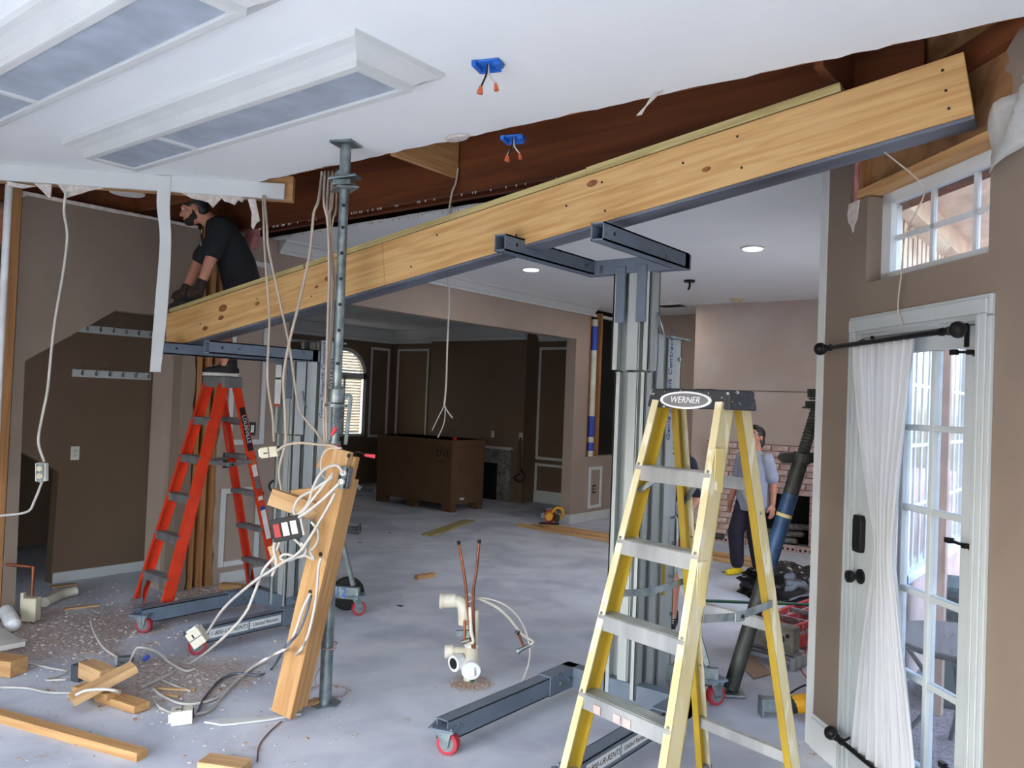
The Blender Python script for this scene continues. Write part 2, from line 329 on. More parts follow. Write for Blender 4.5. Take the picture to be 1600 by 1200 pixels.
# left wall with the raking stair opening
mb = MB()
mb.prism([(2.27, 0), (2.36, 0), (2.34, 1.82), (2.963, 2.249), (3.52, 2.245), (3.52, 0), (3.63, 0)] + [(3.635+random.uniform(-.012, .012), .1+.12*i) for i in range(24)] + [(3.62, 3.0), (3.2, 3.0), (2.9, 2.99), (2.3, 2.985), (2.27, 2.95)], (XL, 0, 0), (0, 1, 0), (0, 0, 1), -.13)
struct(mb.build('wall_left', m_wall))
mb = MB()
mb.prism([(2.27, 2.96), (2.3, 2.985), (2.9, 2.99), (3.2, 3.0), (3.6, 3.0), (3.6, 3.025), (2.27, 3.01)], (XL+.004, 0, 0), (0, 1, 0), (0, 0, 1), -.10)
struct(mb.build('trim_1', m_gyped))
mb = MB()
ed = [(3.89+random.uniform(-.02, .02), 3.0-.12*i) for i in range(25)]
mb.prism([(3.9, 0), (4.55, 0), (4.55, 2.57), (9.33, 2.57), (9.33, 0), (9.66, 0), (9.66, 3.05), (3.9, 3.05)] + ed, (XL, 0, 0), (0, 1, 0), (0, 0, 1), -.16)
struct(mb.build('wall_left_far', m_wallf))
mb = MB().bb(XL-.16, XL, 9.66, 10.95, 0, .92); struct(mb.build('wall_left_low', m_wallf))
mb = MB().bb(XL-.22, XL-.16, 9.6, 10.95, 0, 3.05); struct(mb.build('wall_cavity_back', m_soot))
mb = MB().bb(-6.45, -6.33, 1.2, 4.3, 2.95, 3.37); struct(mb.build('wall_rim_left', m_joist))
# closet behind the stair opening
mb = MB().prism([(2.98, 0), (3.98, 0), (3.98, 2.6), (1.6, 2.6), (1.6, 1.75), (3.0, .93)], (-7.14, 0, 0), (0, 1, 0), (0, 0, 1), -.12)
struct(mb.build('wall_closet', m_dark))
struct(MB().bb(-7.3, -6.36, 3.86, 3.98, 0, 2.6).build('wall_closet_end', m_wall))
struct(MB().bb(-9.0, -8.9, .5, 4.2, 0, 2.6).build('wall_under_stair', m_dark))
struct(MB().bb(-9.0, -6.2, 1.5, 1.6, 0, 3.3).build('wall_closet_near', m_dark))
struct(MB().bb(-9.0, -7.26, 1.6, 4.2, 2.0, 2.06).build('ceiling_under_stair', m_dark))
struct(MB().bb(-7.14, -7.125, 2.99, 3.86, 0, .085).build('baseboard_closet', m_trim, bev=.004))
mb = MB()
for x0, x1, d in ((-7.12, -6.98, .02), (-6.98, -6.93, .035), (-6.93, -6.70, .012), (-6.70, -6.66, .03), (-6.66, -6.60, .02)):
    mb.bb(x0, x1, 3.86-d, 3.86, 0, 2.1)
struct(mb.build('trim_2', m_trim, bev=.003))
struct(MB().bb(-6.62, -6.36, 3.5, 3.86, 0, 2.245).build('wall_closet_jamb', m_wallf))
# dark room
wallpieces('wall_dark_near', m_dark, [(-11.7, -6.36, 0, 2.95)], (0, 4.2, 0), (1, 0, 0), .12)
mb = MB(); YC = 9.72; RW = .52; SPR = 2.02
arch = [(YC+RW*math.cos(a), SPR+RW*math.sin(a)) for a in [math.pi*i/16 for i in range(17)]]
mb.prism([(4.2, 0), (11, 0), (11, 2.95), (YC+.001, 2.95)] + [(YC+.001, SPR+RW)] + [p for p in arch[:8]][::-1] + [(YC+RW, .9), (YC-RW, .9), (YC-RW, SPR)] + arch[9:16][::-1] + [(YC-.001, SPR+RW), (YC-.001, 2.95), (4.2, 2.95)], (-11.55, 0, 0), (0, 1, 0), (0, 0, 1), -.14)
struct(mb.build('wall_dark_left', m_dark))
wallpieces('wall_dark_back', m_dark, [(-11.7, -6.3, 0, 2.95)], (0, 10.9, 0), (1, 0, 0), -.12)
struct(MB().bb(-10.15, -7.98, 10.55, 10.9, 0, 2.95).build('wall_chimney_breast', m_dark))
def crown(name, p0, p1, inn, m, d=.11, h=.12, top=CEIL):
    p0 = V(p0); p1 = V(p1); L = (p1-p0); prof = [(0, 0), (d, 0), (d, -.018), (d*.8, -.03), (d*.35, -h*.72), (d*.2, -h*.8), (d*.2, -h), (0, -h)]
    u = V(inn).normalized(); w = u.cross(V((0, 0, 1)))
    if w.dot(L) < 0: p0, p1 = p1, p0
    return struct(MB().prism(prof, (p0.x, p0.y, top), u, (0, 0, 1), L.length).build(name, m))
crown('trim_3', (XL, 4.4, 0), (XL, 9.72, 0), (1, 0, 0), m_trim)
crown('trim_4', (-11.55, 4.2, 0), (-11.55, 10.9, 0), (1, 0, 0), m_trim, .2, .26, 2.95)
crown('trim_5', (-11.55, 10.9, 0), (-10.15, 10.9, 0), (0, -1, 0), m_trim, .2, .26, 2.95)
crown('trim_6', (-10.15, 10.55, 0), (-7.98, 10.55, 0), (0, -1, 0), m_trim, .2, .26, 2.95)
crown('trim_7', (-7.98, 10.9, 0), (-6.36, 10.9, 0), (0, -1, 0), m_trim, .2, .26, 2.95)
def panel_frame(name, o, u, a0, a1, z0, z1, nrm, w=.045, d=.018, m=None):
    r = thing(name, None, None, o); r['kind'] = 'structure'; u = V(u); o = V(o); n = V(nrm)
    for (p, q) in (((a0, z0), (a1, z0)), ((a0, z1), (a1, z1)), ((a0, z0), (a0, z1)), ((a1, z0), (a1, z1))):
        A = o+u*p[0]+V((0, 0, p[1]))+n*(d/2-.001); B = o+u*q[0]+V((0, 0, q[1]))+n*(d/2-.001); e = (B-A).normalized()*(w/2 if p[0] == q[0] else -w/2)
        MB().bar(A-e, B+e, d, w, up=(n.cross(B-A)).normalized()).build('panel_moulding', m or m_trim, r, bev=.004)
    return r
YB = 10.9
panel_frame('trim_8', (0, YB, 0), (1, 0, 0), -11.35, -10.55, .9, 2.57, (0, -1, 0))
panel_frame('trim_9', (0, YB, 0), (1, 0, 0), -7.98+.03, -7.25, .74, 2.57, (0, -1, 0))
panel_frame('trim_10', (0, YB, 0), (1, 0, 0), -7.95, -7.24, .18, .63, (0, -1, 0))
panel_frame('trim_11', (-11.55, 0, 0), (0, 1, 0), 10.38, 10.82, .9, 2.57, (1, 0, 0))
panel_frame('trim_12', (-11.55, 0, 0), (0, 1, 0), 8.2, 9.05, .9, 2.57, (1, 0, 0))
panel_frame('trim_13', (XL, 0, 0), (0, 1, 0), 3.98, 4.30, 1.22, 2.8, (1, 0, 0))
panel_frame('trim_14', (XL, 0, 0), (0, 1, 0), 3.95, 4.30, .17, .80, (1, 0, 0))
panel_frame('trim_15', (XL, 0, 0), (0, 1, 0), 9.80, 10.1, .2, .75, (1, 0, 0))
def bboard(name, x0, x1, y0, y1, h=.13): return struct(MB().bb(x0, x1, y0, y1, 0, h).build(name, m_trim, bev=.006))
bboard('baseboard_dark_back', -7.98, -6.36, 10.88, 10.9, .16)
bboard('baseboard_pillar', XL-.18, XL+.018, 9.31, 9.68)
bboard('baseboard_left_low', XL, XL+.018, 9.69, 10.9)
bboard('baseboard_left_far', XL, XL+.016, 3.95, 4.55, .1)
struct(MB().bb(-7.8, -7.3, 10.885, 10.899, .26, .5).build('trim_16', m_dark))
# far room: recess wall, chimney chase, right wall with window
wallpieces('wall_far_recess', m_wallf, [(-6.36, -4.6, 0, 3.05)], (0, 10.9, 0), (1, 0, 0), -.12)
struct(MB().bb(-6.2, -4.7, 10.86, 10.9, .95, 1.0).build('trim_17', m_dark))
YF = 9.9
mb = MB(); mb.bb(-4.69, -4.0, YF, 10.9, 0, 3.05); mb.bb(-3.1, -1.3, YF, 10.9, 0, 3.05); mb.bb(-4.0, -3.1, YF, 10.9, .72, 3.05); struct(mb.build('wall_chimney_chase', m_gyp))
struct(MB().bb(-4.69, -1.4, YF-.006, YF, 1.92, 1.926).build('trim_18', m_mort))
mb = MB(); mb.bb(-4.0, -3.1, 10.6, 10.7, 0, .72); struct(mb.build('wall_firebox', m_soot))
mb = MB()
for y0, y1, z0, z1 in ((4.2, 5.6, 0, 3.05), (8.1, 11, 0, 3.05), (5.6, 8.1, 0, .6), (5.6, 8.1, 2.36, 3.05)): mb.bb(-1.32, -1.26, max(y0, 4.42), y1, z0, z1)
struct(mb.build('wall_far_right', m_wallf))
mb = MB()
for y0, y1, z0, z1 in ((4.35, 5.6, -.1, 2.3), (8.1, 14, -.1, 2.3), (5.6, 8.1, -.1, .6)): mb.bb(-1.26, -1.17, max(y0, 4.42), y1, z0, z1)
struct(mb.build('wall_brick_outside', m_house))
mb = MB().bb(-1.26, -1.15, 4.42, 14, 2.36, 3.41); struct(mb.build('wall_frieze_outside', m_soff))
for i in range(60):
    y = 4.6+.13*i
    if y < 9: struct(MB().bb(-1.151, -1.146, y, y+.012, 2.36, 2.86).build('trim_19', m_mort))
struct(MB().bb(-1.2, -1.05, 4.5, 14, 2.86, 3.0).build('trim_20', m_soff))
slab('ceiling_patio', [(-1.15, 4.38), (-.5, 3.75), (-.3, 3.75), (-.3, 8), (-1.15, 8)], 3.0, 3.05, m_soff)
slab('ground_patio', [(-1.2, 4.38), (3.2, -.1), (40, -.1), (40, 30), (-1.2, 30)], -.2, -.06, m_patio)
# far-room window with white grille, seen from outside through the glass door
wr = thing('window_1', None, None, (-1.22, 6.85, .6)); wr['kind'] = 'structure'
for y0, y1, z0, z1 in ((5.6, 8.1, .6, .66), (5.6, 8.1, 2.3, 2.36), (5.6, 5.66, .6, 2.36), (8.04, 8.1, .6, 2.36), (6.8, 6.88, .6, 2.36)): MB().bb(-1.29, -1.15, y0, y1, z0, z1).build('window_frame', m_trim, wr)
for i in range(1, 12):
    if i != 6: y = 5.6+2.5*i/12; MB().bb(-1.22, -1.20, y-.011, y+.011, .66, 2.3).build('muntin', m_trim, wr)
for z in (1.07, 1.48, 1.89): MB().bb(-1.22, -1.20, 5.66, 8.04, z-.011, z+.011).build('muntin', m_trim, wr)
for y0, y1 in ((5.66, 6.8), (6.88, 8.04)): MB().bb(-1.213, -1.207, y0, y1, .66, 2.3).build('window_pane', m_glass, wr)
# ------------------------------------------------------------------ angled wall with the glass door
WO = V((-1.3, 4.207, 0)); WE = V((.70711, -.70711, 0)); WN = V((-.70711, -.70711, 0))
def dw(s, z, off=0): return WO+WE*s+V((0, 0, z))+WN*off
def dwp(px, py, off=0):
    q = apl(px, py, WO+WN*off, WN); d = q-WO; return d.dot(WE), q.z
def dbox(mb, s0, s1, z0, z1, o0, o1):
    R = Matrix((WE, WN, (0, 0, 1))).transposed(); mb.box(dw((s0+s1)/2, (z0+z1)/2, (o0+o1)/2), (s1-s0, abs(o1-o0), z1-z0), R); return mb
TH = -.14
mb = MB()
dbox(mb, .0, .345, 0, 2.69, TH, 0); dbox(mb, .345, 1.205, 2.085, 2.285, TH, 0); dbox(mb, .345, .40, 2.285, 2.69, TH, 0)
dbox(mb, 1.205, 5.95, 0, 2.64, TH, 0); dbox(mb, .0, .245, 2.69, 3.05, TH, 0)
mb.prism([(1.205, 2.64), (5.95, 2.64), (5.95, 3.05), (1.33, 3.05), (1.27, 3.0), (1.285, 2.96), (1.262, 2.93), (1.30, 2.90), (1.31, 2.86), (1.30, 2.80), (1.255, 2.77), (1.235, 2.70)], WO, WE, (0, 0, 1), -.02)
struct(mb.build('wall_right', m_wall))
# torn hole by the stud at the corner of the transom
mb = MB().prism([(.245, 2.69), (.232, 2.64), (.245, 2.60), (.27, 2.575), (.285, 2.545), (.295, 2.58), (.318, 2.60), (.325, 2.65), (.335, 2.69)], dw(0, 0, .0005), WE, (0, 0, 1), .005)
struct(mb.build('trim_21', m_gyped))
struct(dbox(MB(), -.02, .045, 0, 3.04, TH-.005, .006).build('trim_22', m_trim))
struct(dbox(dbox(MB(), .045, .30, 0, .15, 0, .016), .045, .30, .15, .17, 0, .01).build('baseboard_right', m_trim, bev=.004))
struct(dbox(MB(), 1.25, 5.9, 0, .15, 0, .016).build('baseboard_right_near', m_trim, bev=.004))
# exposed header plywood and framing above the transom
hd = struct(thing('wall_header_framing', None, None, dw(.8, 2.66)))
dbox(MB(), .33, 1.6, 2.70, 3.37, -.09, -.06).build('plywood_sheet', m_ply, hd)
plank('header_plate', dw(.33, 2.715, -.03), dw(1.3, 2.715, -.03), .09, .035, m_pineo, hd)
plank('stud', dw(.31, 2.60, -.045), dw(.31, 3.3, -.045), .038, .06, m_pinez, hd, up=WN)
plank('header_plate', dw(.33, 3.08, -.03), dw(2.0, 3.08, -.03), .06, .09, m_joist, hd)
plank('stud', dw(1.29, 2.6, -.05), dw(1.29, 3.3, -.05), .038, .06, m_pinez, hd, up=WN)
dbox(MB(), .252, .288, 2.60, 3.2, -.08, -.015).build('pink_insulation_strip', m_pink, hd)
struct(dbox(MB(), -.02, 6, 2.64, 3.4, TH-.05, TH+.02).build('wall_header_back', m_sub))
# transom window
w2 = struct(thing('window_2', None, None, dw(.8, 2.28)))
for a in ((.40, 1.25, 2.285, 2.33), (.40, 1.25, 2.645, 2.70), (.40, .47, 2.285, 2.70), (1.21, 1.27, 2.285, 2.70)): dbox(MB(), *a, -.13, -.075).build('window_frame', m_trim, w2)
for s in (.735, 1.0): dbox(MB(), s-.011, s+.011, 2.33, 2.645, -.115, -.095).build('muntin', m_trim, w2)
dbox(MB(), .47, 1.21, 2.475, 2.497, -.115, -.095).build('muntin', m_trim, w2)
sx = [.47, .735, 1.0, 1.21]
for i in range(3):
    for z0, z1 in ((2.33, 2.486), (2.486, 2.645)): dbox(MB(), sx[i], sx[i+1], z0, z1, -.108, -.102).build('window_pane', m_glass, w2)
# door casing and door
cs = struct(thing('trim_23', None, None, dw(.77, 0)))
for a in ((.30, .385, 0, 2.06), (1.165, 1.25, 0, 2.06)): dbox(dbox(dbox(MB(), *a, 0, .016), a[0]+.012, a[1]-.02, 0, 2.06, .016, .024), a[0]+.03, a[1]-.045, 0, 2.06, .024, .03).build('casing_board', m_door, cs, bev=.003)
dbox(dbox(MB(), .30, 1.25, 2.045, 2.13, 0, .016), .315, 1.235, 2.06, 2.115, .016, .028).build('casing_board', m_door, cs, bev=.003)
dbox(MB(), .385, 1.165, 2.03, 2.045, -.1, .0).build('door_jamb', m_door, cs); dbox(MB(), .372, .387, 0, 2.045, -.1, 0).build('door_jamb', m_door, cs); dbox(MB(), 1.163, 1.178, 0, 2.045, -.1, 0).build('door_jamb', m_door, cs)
D0, D1 = -.05, -.008
dr = struct(thing('door_1', None, None, dw(.77, 0, -.03)))
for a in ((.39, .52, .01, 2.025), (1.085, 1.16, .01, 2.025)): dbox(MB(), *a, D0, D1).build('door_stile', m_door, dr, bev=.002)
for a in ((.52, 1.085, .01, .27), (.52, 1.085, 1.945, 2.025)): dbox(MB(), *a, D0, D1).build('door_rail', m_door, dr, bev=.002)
gz = [.27, .61, .955, 1.295, 1.63, 1.945]; gs = [.52, .70, .893, 1.085]
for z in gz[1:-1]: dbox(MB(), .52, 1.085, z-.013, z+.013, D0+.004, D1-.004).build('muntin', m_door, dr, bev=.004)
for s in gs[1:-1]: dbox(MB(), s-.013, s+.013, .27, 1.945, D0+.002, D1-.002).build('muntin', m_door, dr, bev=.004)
for i in range(3):
    for j in range(5): dbox(MB(), gs[i]+.005, gs[i+1]-.005, gz[j]+.005, gz[j+1]-.005, -.031, -.027).build('door_pane', m_glass, dr)
MK = frame(WE, z=(0, 0, 1))
lp = MB(); lp.prism([(-.028, -.085), (.028, -.085), (.034, -.06), (.034, .06), (.026, .085), (-.026, .085), (-.034, .06), (-.034, -.06)], dw(.42, 1.13, D1), WE, (0, 0, 1), .03)
tag(lp.build('lock_plate', m_blk, dr, bev=.006), 'black keypad lock plate')
kM = frame(WN, z=(0, 0, 1)) @ Matrix.Rotation(math.radians(90), 4, 'Y'); kM.translation = dw(.425, .935, D1)
tag(MB().lathe([(.034, 0), (.034, .008), (.012, .012), (.012, .035), (.022, .04), (.029, .052), (.027, .066), (.012, .073)], kM).build('door_knob', m_blk, dr, smooth=True), 'round black door knob')
for z in (1.85, 1.14, .30):
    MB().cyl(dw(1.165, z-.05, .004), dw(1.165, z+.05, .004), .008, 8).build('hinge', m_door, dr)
    h = MB(); h.bar(dw(1.09, z+.075, .03), dw(1.17, z+.07, .03), .01, .01); h.box(dw(1.075, z+.075, .03), (.03, .02, .02), MK.to_3x3()); h.box(dw(1.165, z+.07, .03), (.02, .02, .018), MK.to_3x3()); h.bar(dw(1.165, z+.07, .03), dw(1.165, z+.05, 0), .008, .008)
    tag(h.build('door_stop', m_blk, dr), 'black hinge-pin door stop')
# arched shutter window in the dark room
w3 = struct(thing('window_3', None, None, (-11.5, YC, .9)))
fo = [(YC+(RW)*math.cos(a), SPR+(RW)*math.sin(a)) for a in [math.pi*i/20 for i in range(21)]]
fi = [(YC+(RW-.07)*math.cos(a), SPR+(RW-.07)*math.sin(a)) for a in [math.pi*i/20 for i in range(21)]]
mb = MB()
for i in range(20): mb.prism([fo[i], fo[i+1], fi[i+1], fi[i]], (-11.56, 0, 0), (0, 1, 0), (0, 0, 1), .05)
mb.build('arch_frame', m_trim, w3)
for y0, y1, z0, z1 in ((YC-RW, YC-RW+.07, .9, SPR), (YC+RW-.07, YC+RW, .9, SPR), (YC-RW, YC+RW, .9, .95), (YC-RW, YC+RW, SPR-.05, SPR+.06), (YC-.02, YC+.02, .95, SPR)): MB().bb(-11.56, -11.51, y0, y1, z0, z1).build('shutter_frame', m_trim, w3)
Rs = Matrix.Rotation(math.radians(-42), 3, 'Y')
for i in range(19):
    z = .985+i*.0535
    for y in (YC-.2175, YC+.2175): MB().box((-11.545, y, z), (.055, .4, .008), Rs).build('shutter_slat', m_slat, w3)
for i in range(7):
    z = SPR+.095+i*.0535; hw = math.sqrt(max(0, (RW-.07)**2-(z-SPR)**2))
    if hw > .05: MB().box((-11.545, YC, z), (.055, hw*2, .008), Rs).build('shutter_slat', m_slat, w3)
struct(MB().bb(-11.56, -11.5, YC-RW-.06, YC+RW+.06, .83, .9).build('trim_24', m_dark))
# 45 degree header left from the removed partition
DA = V((-6.2, 1.5, 0)); DE = V((.70711, .70711, 0)); DN = V((.70711, -.70711, 0))
def dg(s, z, off=0): return DA+DE*s+V((0, 0, z))+DN*off
R45 = Matrix((DE, -DN, (0, 0, 1))).transposed(); LDG = 2.42
hb = struct(MB().box(dg(LDG/2-.2, 2.998, .0), (LDG+.4, .03, .104), R45).build('trim_25', m_trim, bev=.003))
nb = struct(thing('wall_header_left', None, None, dg(1.2, 3.0)))
plank('nailer_board', dg(-.2, 3.03, -.06), dg(LDG+.05, 3.03, -.06), .085, .16, m_pineo, nb)
def remnant(pts, name='drywall_remnant', off=-.016, m=None):
    P = [(s, z) for s, z in pts]
    return MB().prism(P, dg(0, 0, off), DE, (0, 0, 1), .013)
def dgp(px, py):
    q = apl(px, py, DA, DN); return (q-DA).dot(DE), q.z
i = 0
for lab, pts in (('torn tan drywall scrap under the white header board at its left end', [(10, 283), (55, 291), (50, 291), (35, 294), (12, 290)]),
                 ('curled pinkish drywall tongue hanging under the white header board', [(52, 286), (80, 288), (79, 300), (77, 310), (70, 303), (62, 295)]),
                 ('pointed tan drywall scrap above the hanging white cable', [(88, 286), (170, 292), (140, 297), (125, 302), (104, 308), (97, 298)]),
                 ('ragged white drywall fringe above the man on the ladder', [(262, 297), (340, 303), (345, 310), (332, 324), (325, 316), (312, 312), (300, 310), (285, 302)]),
                 ('ragged pink-backed drywall scrap by the man on the ladder', [(340, 303), (385, 306), (378, 316), (372, 312), (366, 320), (358, 316), (350, 314)]),
                 ('tan drywall strip with chipped edge at the right end of the header board', [(375, 305), (440, 309), (436, 313), (420, 312), (400, 311), (380, 310)])):
    tag(remnant([dgp(*p) for p in pts]).build('drywall_remnant', m_gyped if 'white' in lab or 'pink' in lab else m_wallf), lab, 'drywall scrap')
# ================================================================== FRAMING, BEAM
def joist(p0, p1, w, h, label, m=None, name='ceiling_joist'):
    return tag(plank(name, p0, p1, w, h, m or m_joist), label, 'joist')
joist((-4.55, 3.115, 3.21), (-.28, 3.20, 3.21), .04, .285, 'narrow brown joist along the cut edge of the white ceiling', m_joistl)
joist((-6.3, 3.70, 3.155), (-.75, 3.72, 3.155), .045, .40, 'deep brown joist behind the big pine beam in the open ceiling')
joist((-6.3, 4.14, 3.20), (-1.2, 4.12, 3.20), .045, .29, 'brown joist next to the edge of the far white ceiling')
joist((-6.33, 2.55, 3.20), (-5.2, 2.55, 3.20), .045, .28, 'brown joist in the open ceiling above the stair wall')
joist((-6.33, 3.15, 3.20), (-4.6, 3.15, 3.20), .045, .28, 'brown joist over the head of the man on the ladder')
joist((-6.33, 2.05, 3.20), (-5.7, 2.05, 3.20), .045, .28, 'brown joist above the left end of the stair wall')
tag(plank('joist_blocking', (-3.39, 3.14, 3.19), (-3.39, 3.675, 3.19), .04, .28, m_pineo), 'short lighter wood block between two ceiling joists beside the steel post', 'joist')
tag(plank('joist_blocking', (-5.05, 3.73, 3.2), (-5.05, 4.11, 3.2), .04, .26, m_joist), 'short brown block between joists above the left end of the pine beam', 'joist')
tag(plank('joist_blocking', (-1.05, 3.26, 3.2), (-1.05, 3.69, 3.2), .04, .26, m_joist), 'short dark block between joists above the right end of the pine beam', 'joist')
mb = MB()
for i in range(90):
    x = random.uniform(-4.4, -.4); mb.box((x, 3.10+.023*(x+4.4)/4.1, 3.06), (.006, .006, .016))
for i in range(60):
    x = random.uniform(-6, -1.2); mb.box((x, 4.30, 3.044), (.006, .006, .014)); mb.box((random.uniform(-5.5, -1), 3.71, 2.949), (.006, .006, .013))
tag(mb.build('drywall_nail_stubs', m_gyped), 'tiny nails and plaster crumbs left along the joist undersides', 'nails', kind='stuff')
# studs left standing in the torn wall
for y, lab in ((3.69, 'aged pine stud just right of the torn stair wall'), (3.78, 'middle aged pine stud in the torn wall gap behind the orange ladder'), (3.865, 'aged pine stud against the ragged wainscot drywall')):
    tag(plank('wall_stud', (-6.265, y, 0), (-6.265, y, 3.05), .045, .09, m_pinez, up=(1, 0, 0)), lab, 'stud')
tag(plank('wall_stud', (-6.24, 2.235, 0), (-6.24, 2.235, 3.04), .06, .09, m_pinez, up=(1, 0, 0)), 'aged pine stud at the left end of the stair wall', 'stud')
tag(plank('wall_stud', (-6.24, 2.0, 0), (-6.24, 2.0, 3.04), .05, .09, m_pinez, up=(1, 0, 0)), 'aged pine stud at the left edge behind the white pipe', 'stud')
tag(MB().cyl((-6.08, 2.14, 1.0), (-6.08, 2.14, 3.04), .024, 12).build('vent_pipe', m_pvcw, smooth=True), 'upright white pipe along the stud at the left edge', 'pipe')
tag(plank('wall_stud', (XL-.06, 9.70, .92), (XL-.06, 9.70, 3.0), .06, .08, m_pinez, up=(1, 0, 0)), 'pine stud beside the far pillar in the opened wall', 'stud')
tag(plank('wall_stud', (XL-.06, 10.02, .92), (XL-.06, 10.02, 3.0), .045, .08, m_pinez, up=(1, 0, 0)), 'thin pine stud half hidden behind the right lift mast', 'stud')
p = thing('taped_vent_pipe', 'white pipe wrapped with blue tape in the opened far wall', 'pipe', (XL-.06, 9.88, .92))
MB().cyl((XL-.06, 9.88, .92), (XL-.06, 9.88, 2.9), .05, 12).build('pipe', m_pvc, p, smooth=True)
for z0, z1 in ((2.45, 2.8), (1.0, 1.12), (1.2, 1.5)): MB().cyl((XL-.06, 9.88, z0), (XL-.06, 9.88, z1), .053, 12).build('blue_tape', m_tape, p, smooth=True)
# the beam
BL = V((-5.50, 3.0, 1.955)); BR = V((-.50, 3.32, 2.79))
bx = (BR-BL).normalized(); bup = V((0, 0, 1)); BM = frame(bx, z=bup, o=BL); LB = (BR-BL).length
bm_ = thing('timber_beam', 'long golden pine built-up beam resting tilted on two lifts', 'beam', M=BM)
BH = .245
def lb(name, x0, x1, y0, y1, z0, z1, m, lab=None, bev=.003):
    o = MB().bb(x0, x1, y0, y1, z0, z1).build(name, m, bm_, local=True, bev=bev)
    if lab: o['label'] = lab
    return o
JX = LB*.42
lb('front_ply', 0, JX, 0, .038, 0, BH, m_pine); lb('front_ply', JX+.002, LB, 0, .038, 0, BH, m_pine)
lb('middle_ply', .01, LB-.005, .040, .078, 0, BH-.004, m_pine); lb('rear_ply', 0, LB-.01, .080, .118, 0, BH, m_pine)
lb('steel_plate', .02, LB-.0, -.002, .125, -.016, -.001, m_steel, 'grey steel plate under the beam')
lb('top_strip', .05, LB*.29, .0, .1, BH+.004, BH+.034, m_treat, 'greenish treated wood strip'); lb('top_strip', LB*.292, LB*.685, .0, .1, BH+.004, BH+.036, m_treat); lb('top_strip', LB*.685, LB*.915, .0, .1, BH+.005, BH+.042, m_treat)
lb('painted_shadow_gap', .05, LB*.915, .012, .1, BH, BH+.004, m_ink)  # black strip painted in as the shadow between beam and top strips
for x, z in [(LB*.985, .20), (LB*.985, .12), (LB*.985, .05), (LB*.83, .2), (LB*.83, .06), (LB*.78, .16), (LB*.70, .19), (LB*.70, .05), (LB*.66, .13), (LB*.6, .06), (LB*.5, .19), (LB*.46, .06), (LB*.36, .18), (LB*.3, .06), (LB*.2, .15), (LB*.08, .1)]:
    MB().cyl((x, -.001, z), (x, .004, z), .006, 8).build('nail_head', m_ink, bm_, local=True)
m_knot = mat('wood_knot', (146, 92, 52), .7, c2=(110, 62, 36), sc=30)
for x, z, r in ((LB*.13, .16, .03), (LB*.125, .10, .02), (LB*.2, .12, .016), (LB*.33, .14, .018), (LB*.31, .11, .012), (LB*.80, .10, .014), (LB*.69, .2, .02), (LB*.09, .06, .02)):
    MB().lathe([(r, 0), (r*.9, .0015)], T(x, -.0005, z) @ Matrix.Rotation(math.radians(90), 4, 'X') @ Matrix.Diagonal((1.5, .8, 1, 1)), 14).build('knot', m_knot, bm_, local=True)
# ================================================================== MATERIAL LIFTS
def caster(root, x, y, ang, rad=.055, legz=.15, tyre=None):
    c = T(x, y, 0) @ RZ(ang)
    pl = MB(); pl.box(c @ V((0, 0, legz)), (.13, .11, .012), c.to_3x3()); o = pl.build('caster_plate', m_lift, root, local=True)
    for ax_, ay_ in ((-.05, -.04), (.05, -.04), (-.05, .04), (.05, .04)): MB().cyl(c @ V((ax_, ay_, legz-.014)), c @ V((ax_, ay_, legz+.012)), .007, 6).build('bolt', m_galv, o, M=WM[root])
    f = MB()
    for s in (-1, 1): f.prism([(-.035, legz-.012), (.045, legz-.012), (.03, rad-.012), (.008, rad-.016)], c @ V((0, s*.028-.002, 0)), c.to_3x3() @ V((1, 0, 0)), (0, 0, 1), .004)
    f.box(c @ V((.005, 0, legz-.016)), (.07, .06, .012), c.to_3x3()); f.build('caster_fork', m_galv, root, local=True)
    wmx = c @ T(.02, 0, rad) @ Matrix.Rotation(math.radians(90), 4, 'X')
    w = MB().lathe([(rad*.55, -.021), (rad*.95, -.02), (rad, -.012), (rad, .012), (rad*.95, .02), (rad*.55, .021)], wmx, 24).build('caster_wheel', tyre or m_red, root, local=True, smooth=True)
    MB().lathe([(rad*.68, -.0225), (rad*.68, .0225)], wmx, 20).build('wheel_rim', m_capg, w, M=WM[root], smooth=True)
    MB().lathe([(rad*.18, -.034), (rad*.18, .034)], wmx, 8).build('axle', m_galv, w, M=WM[root])
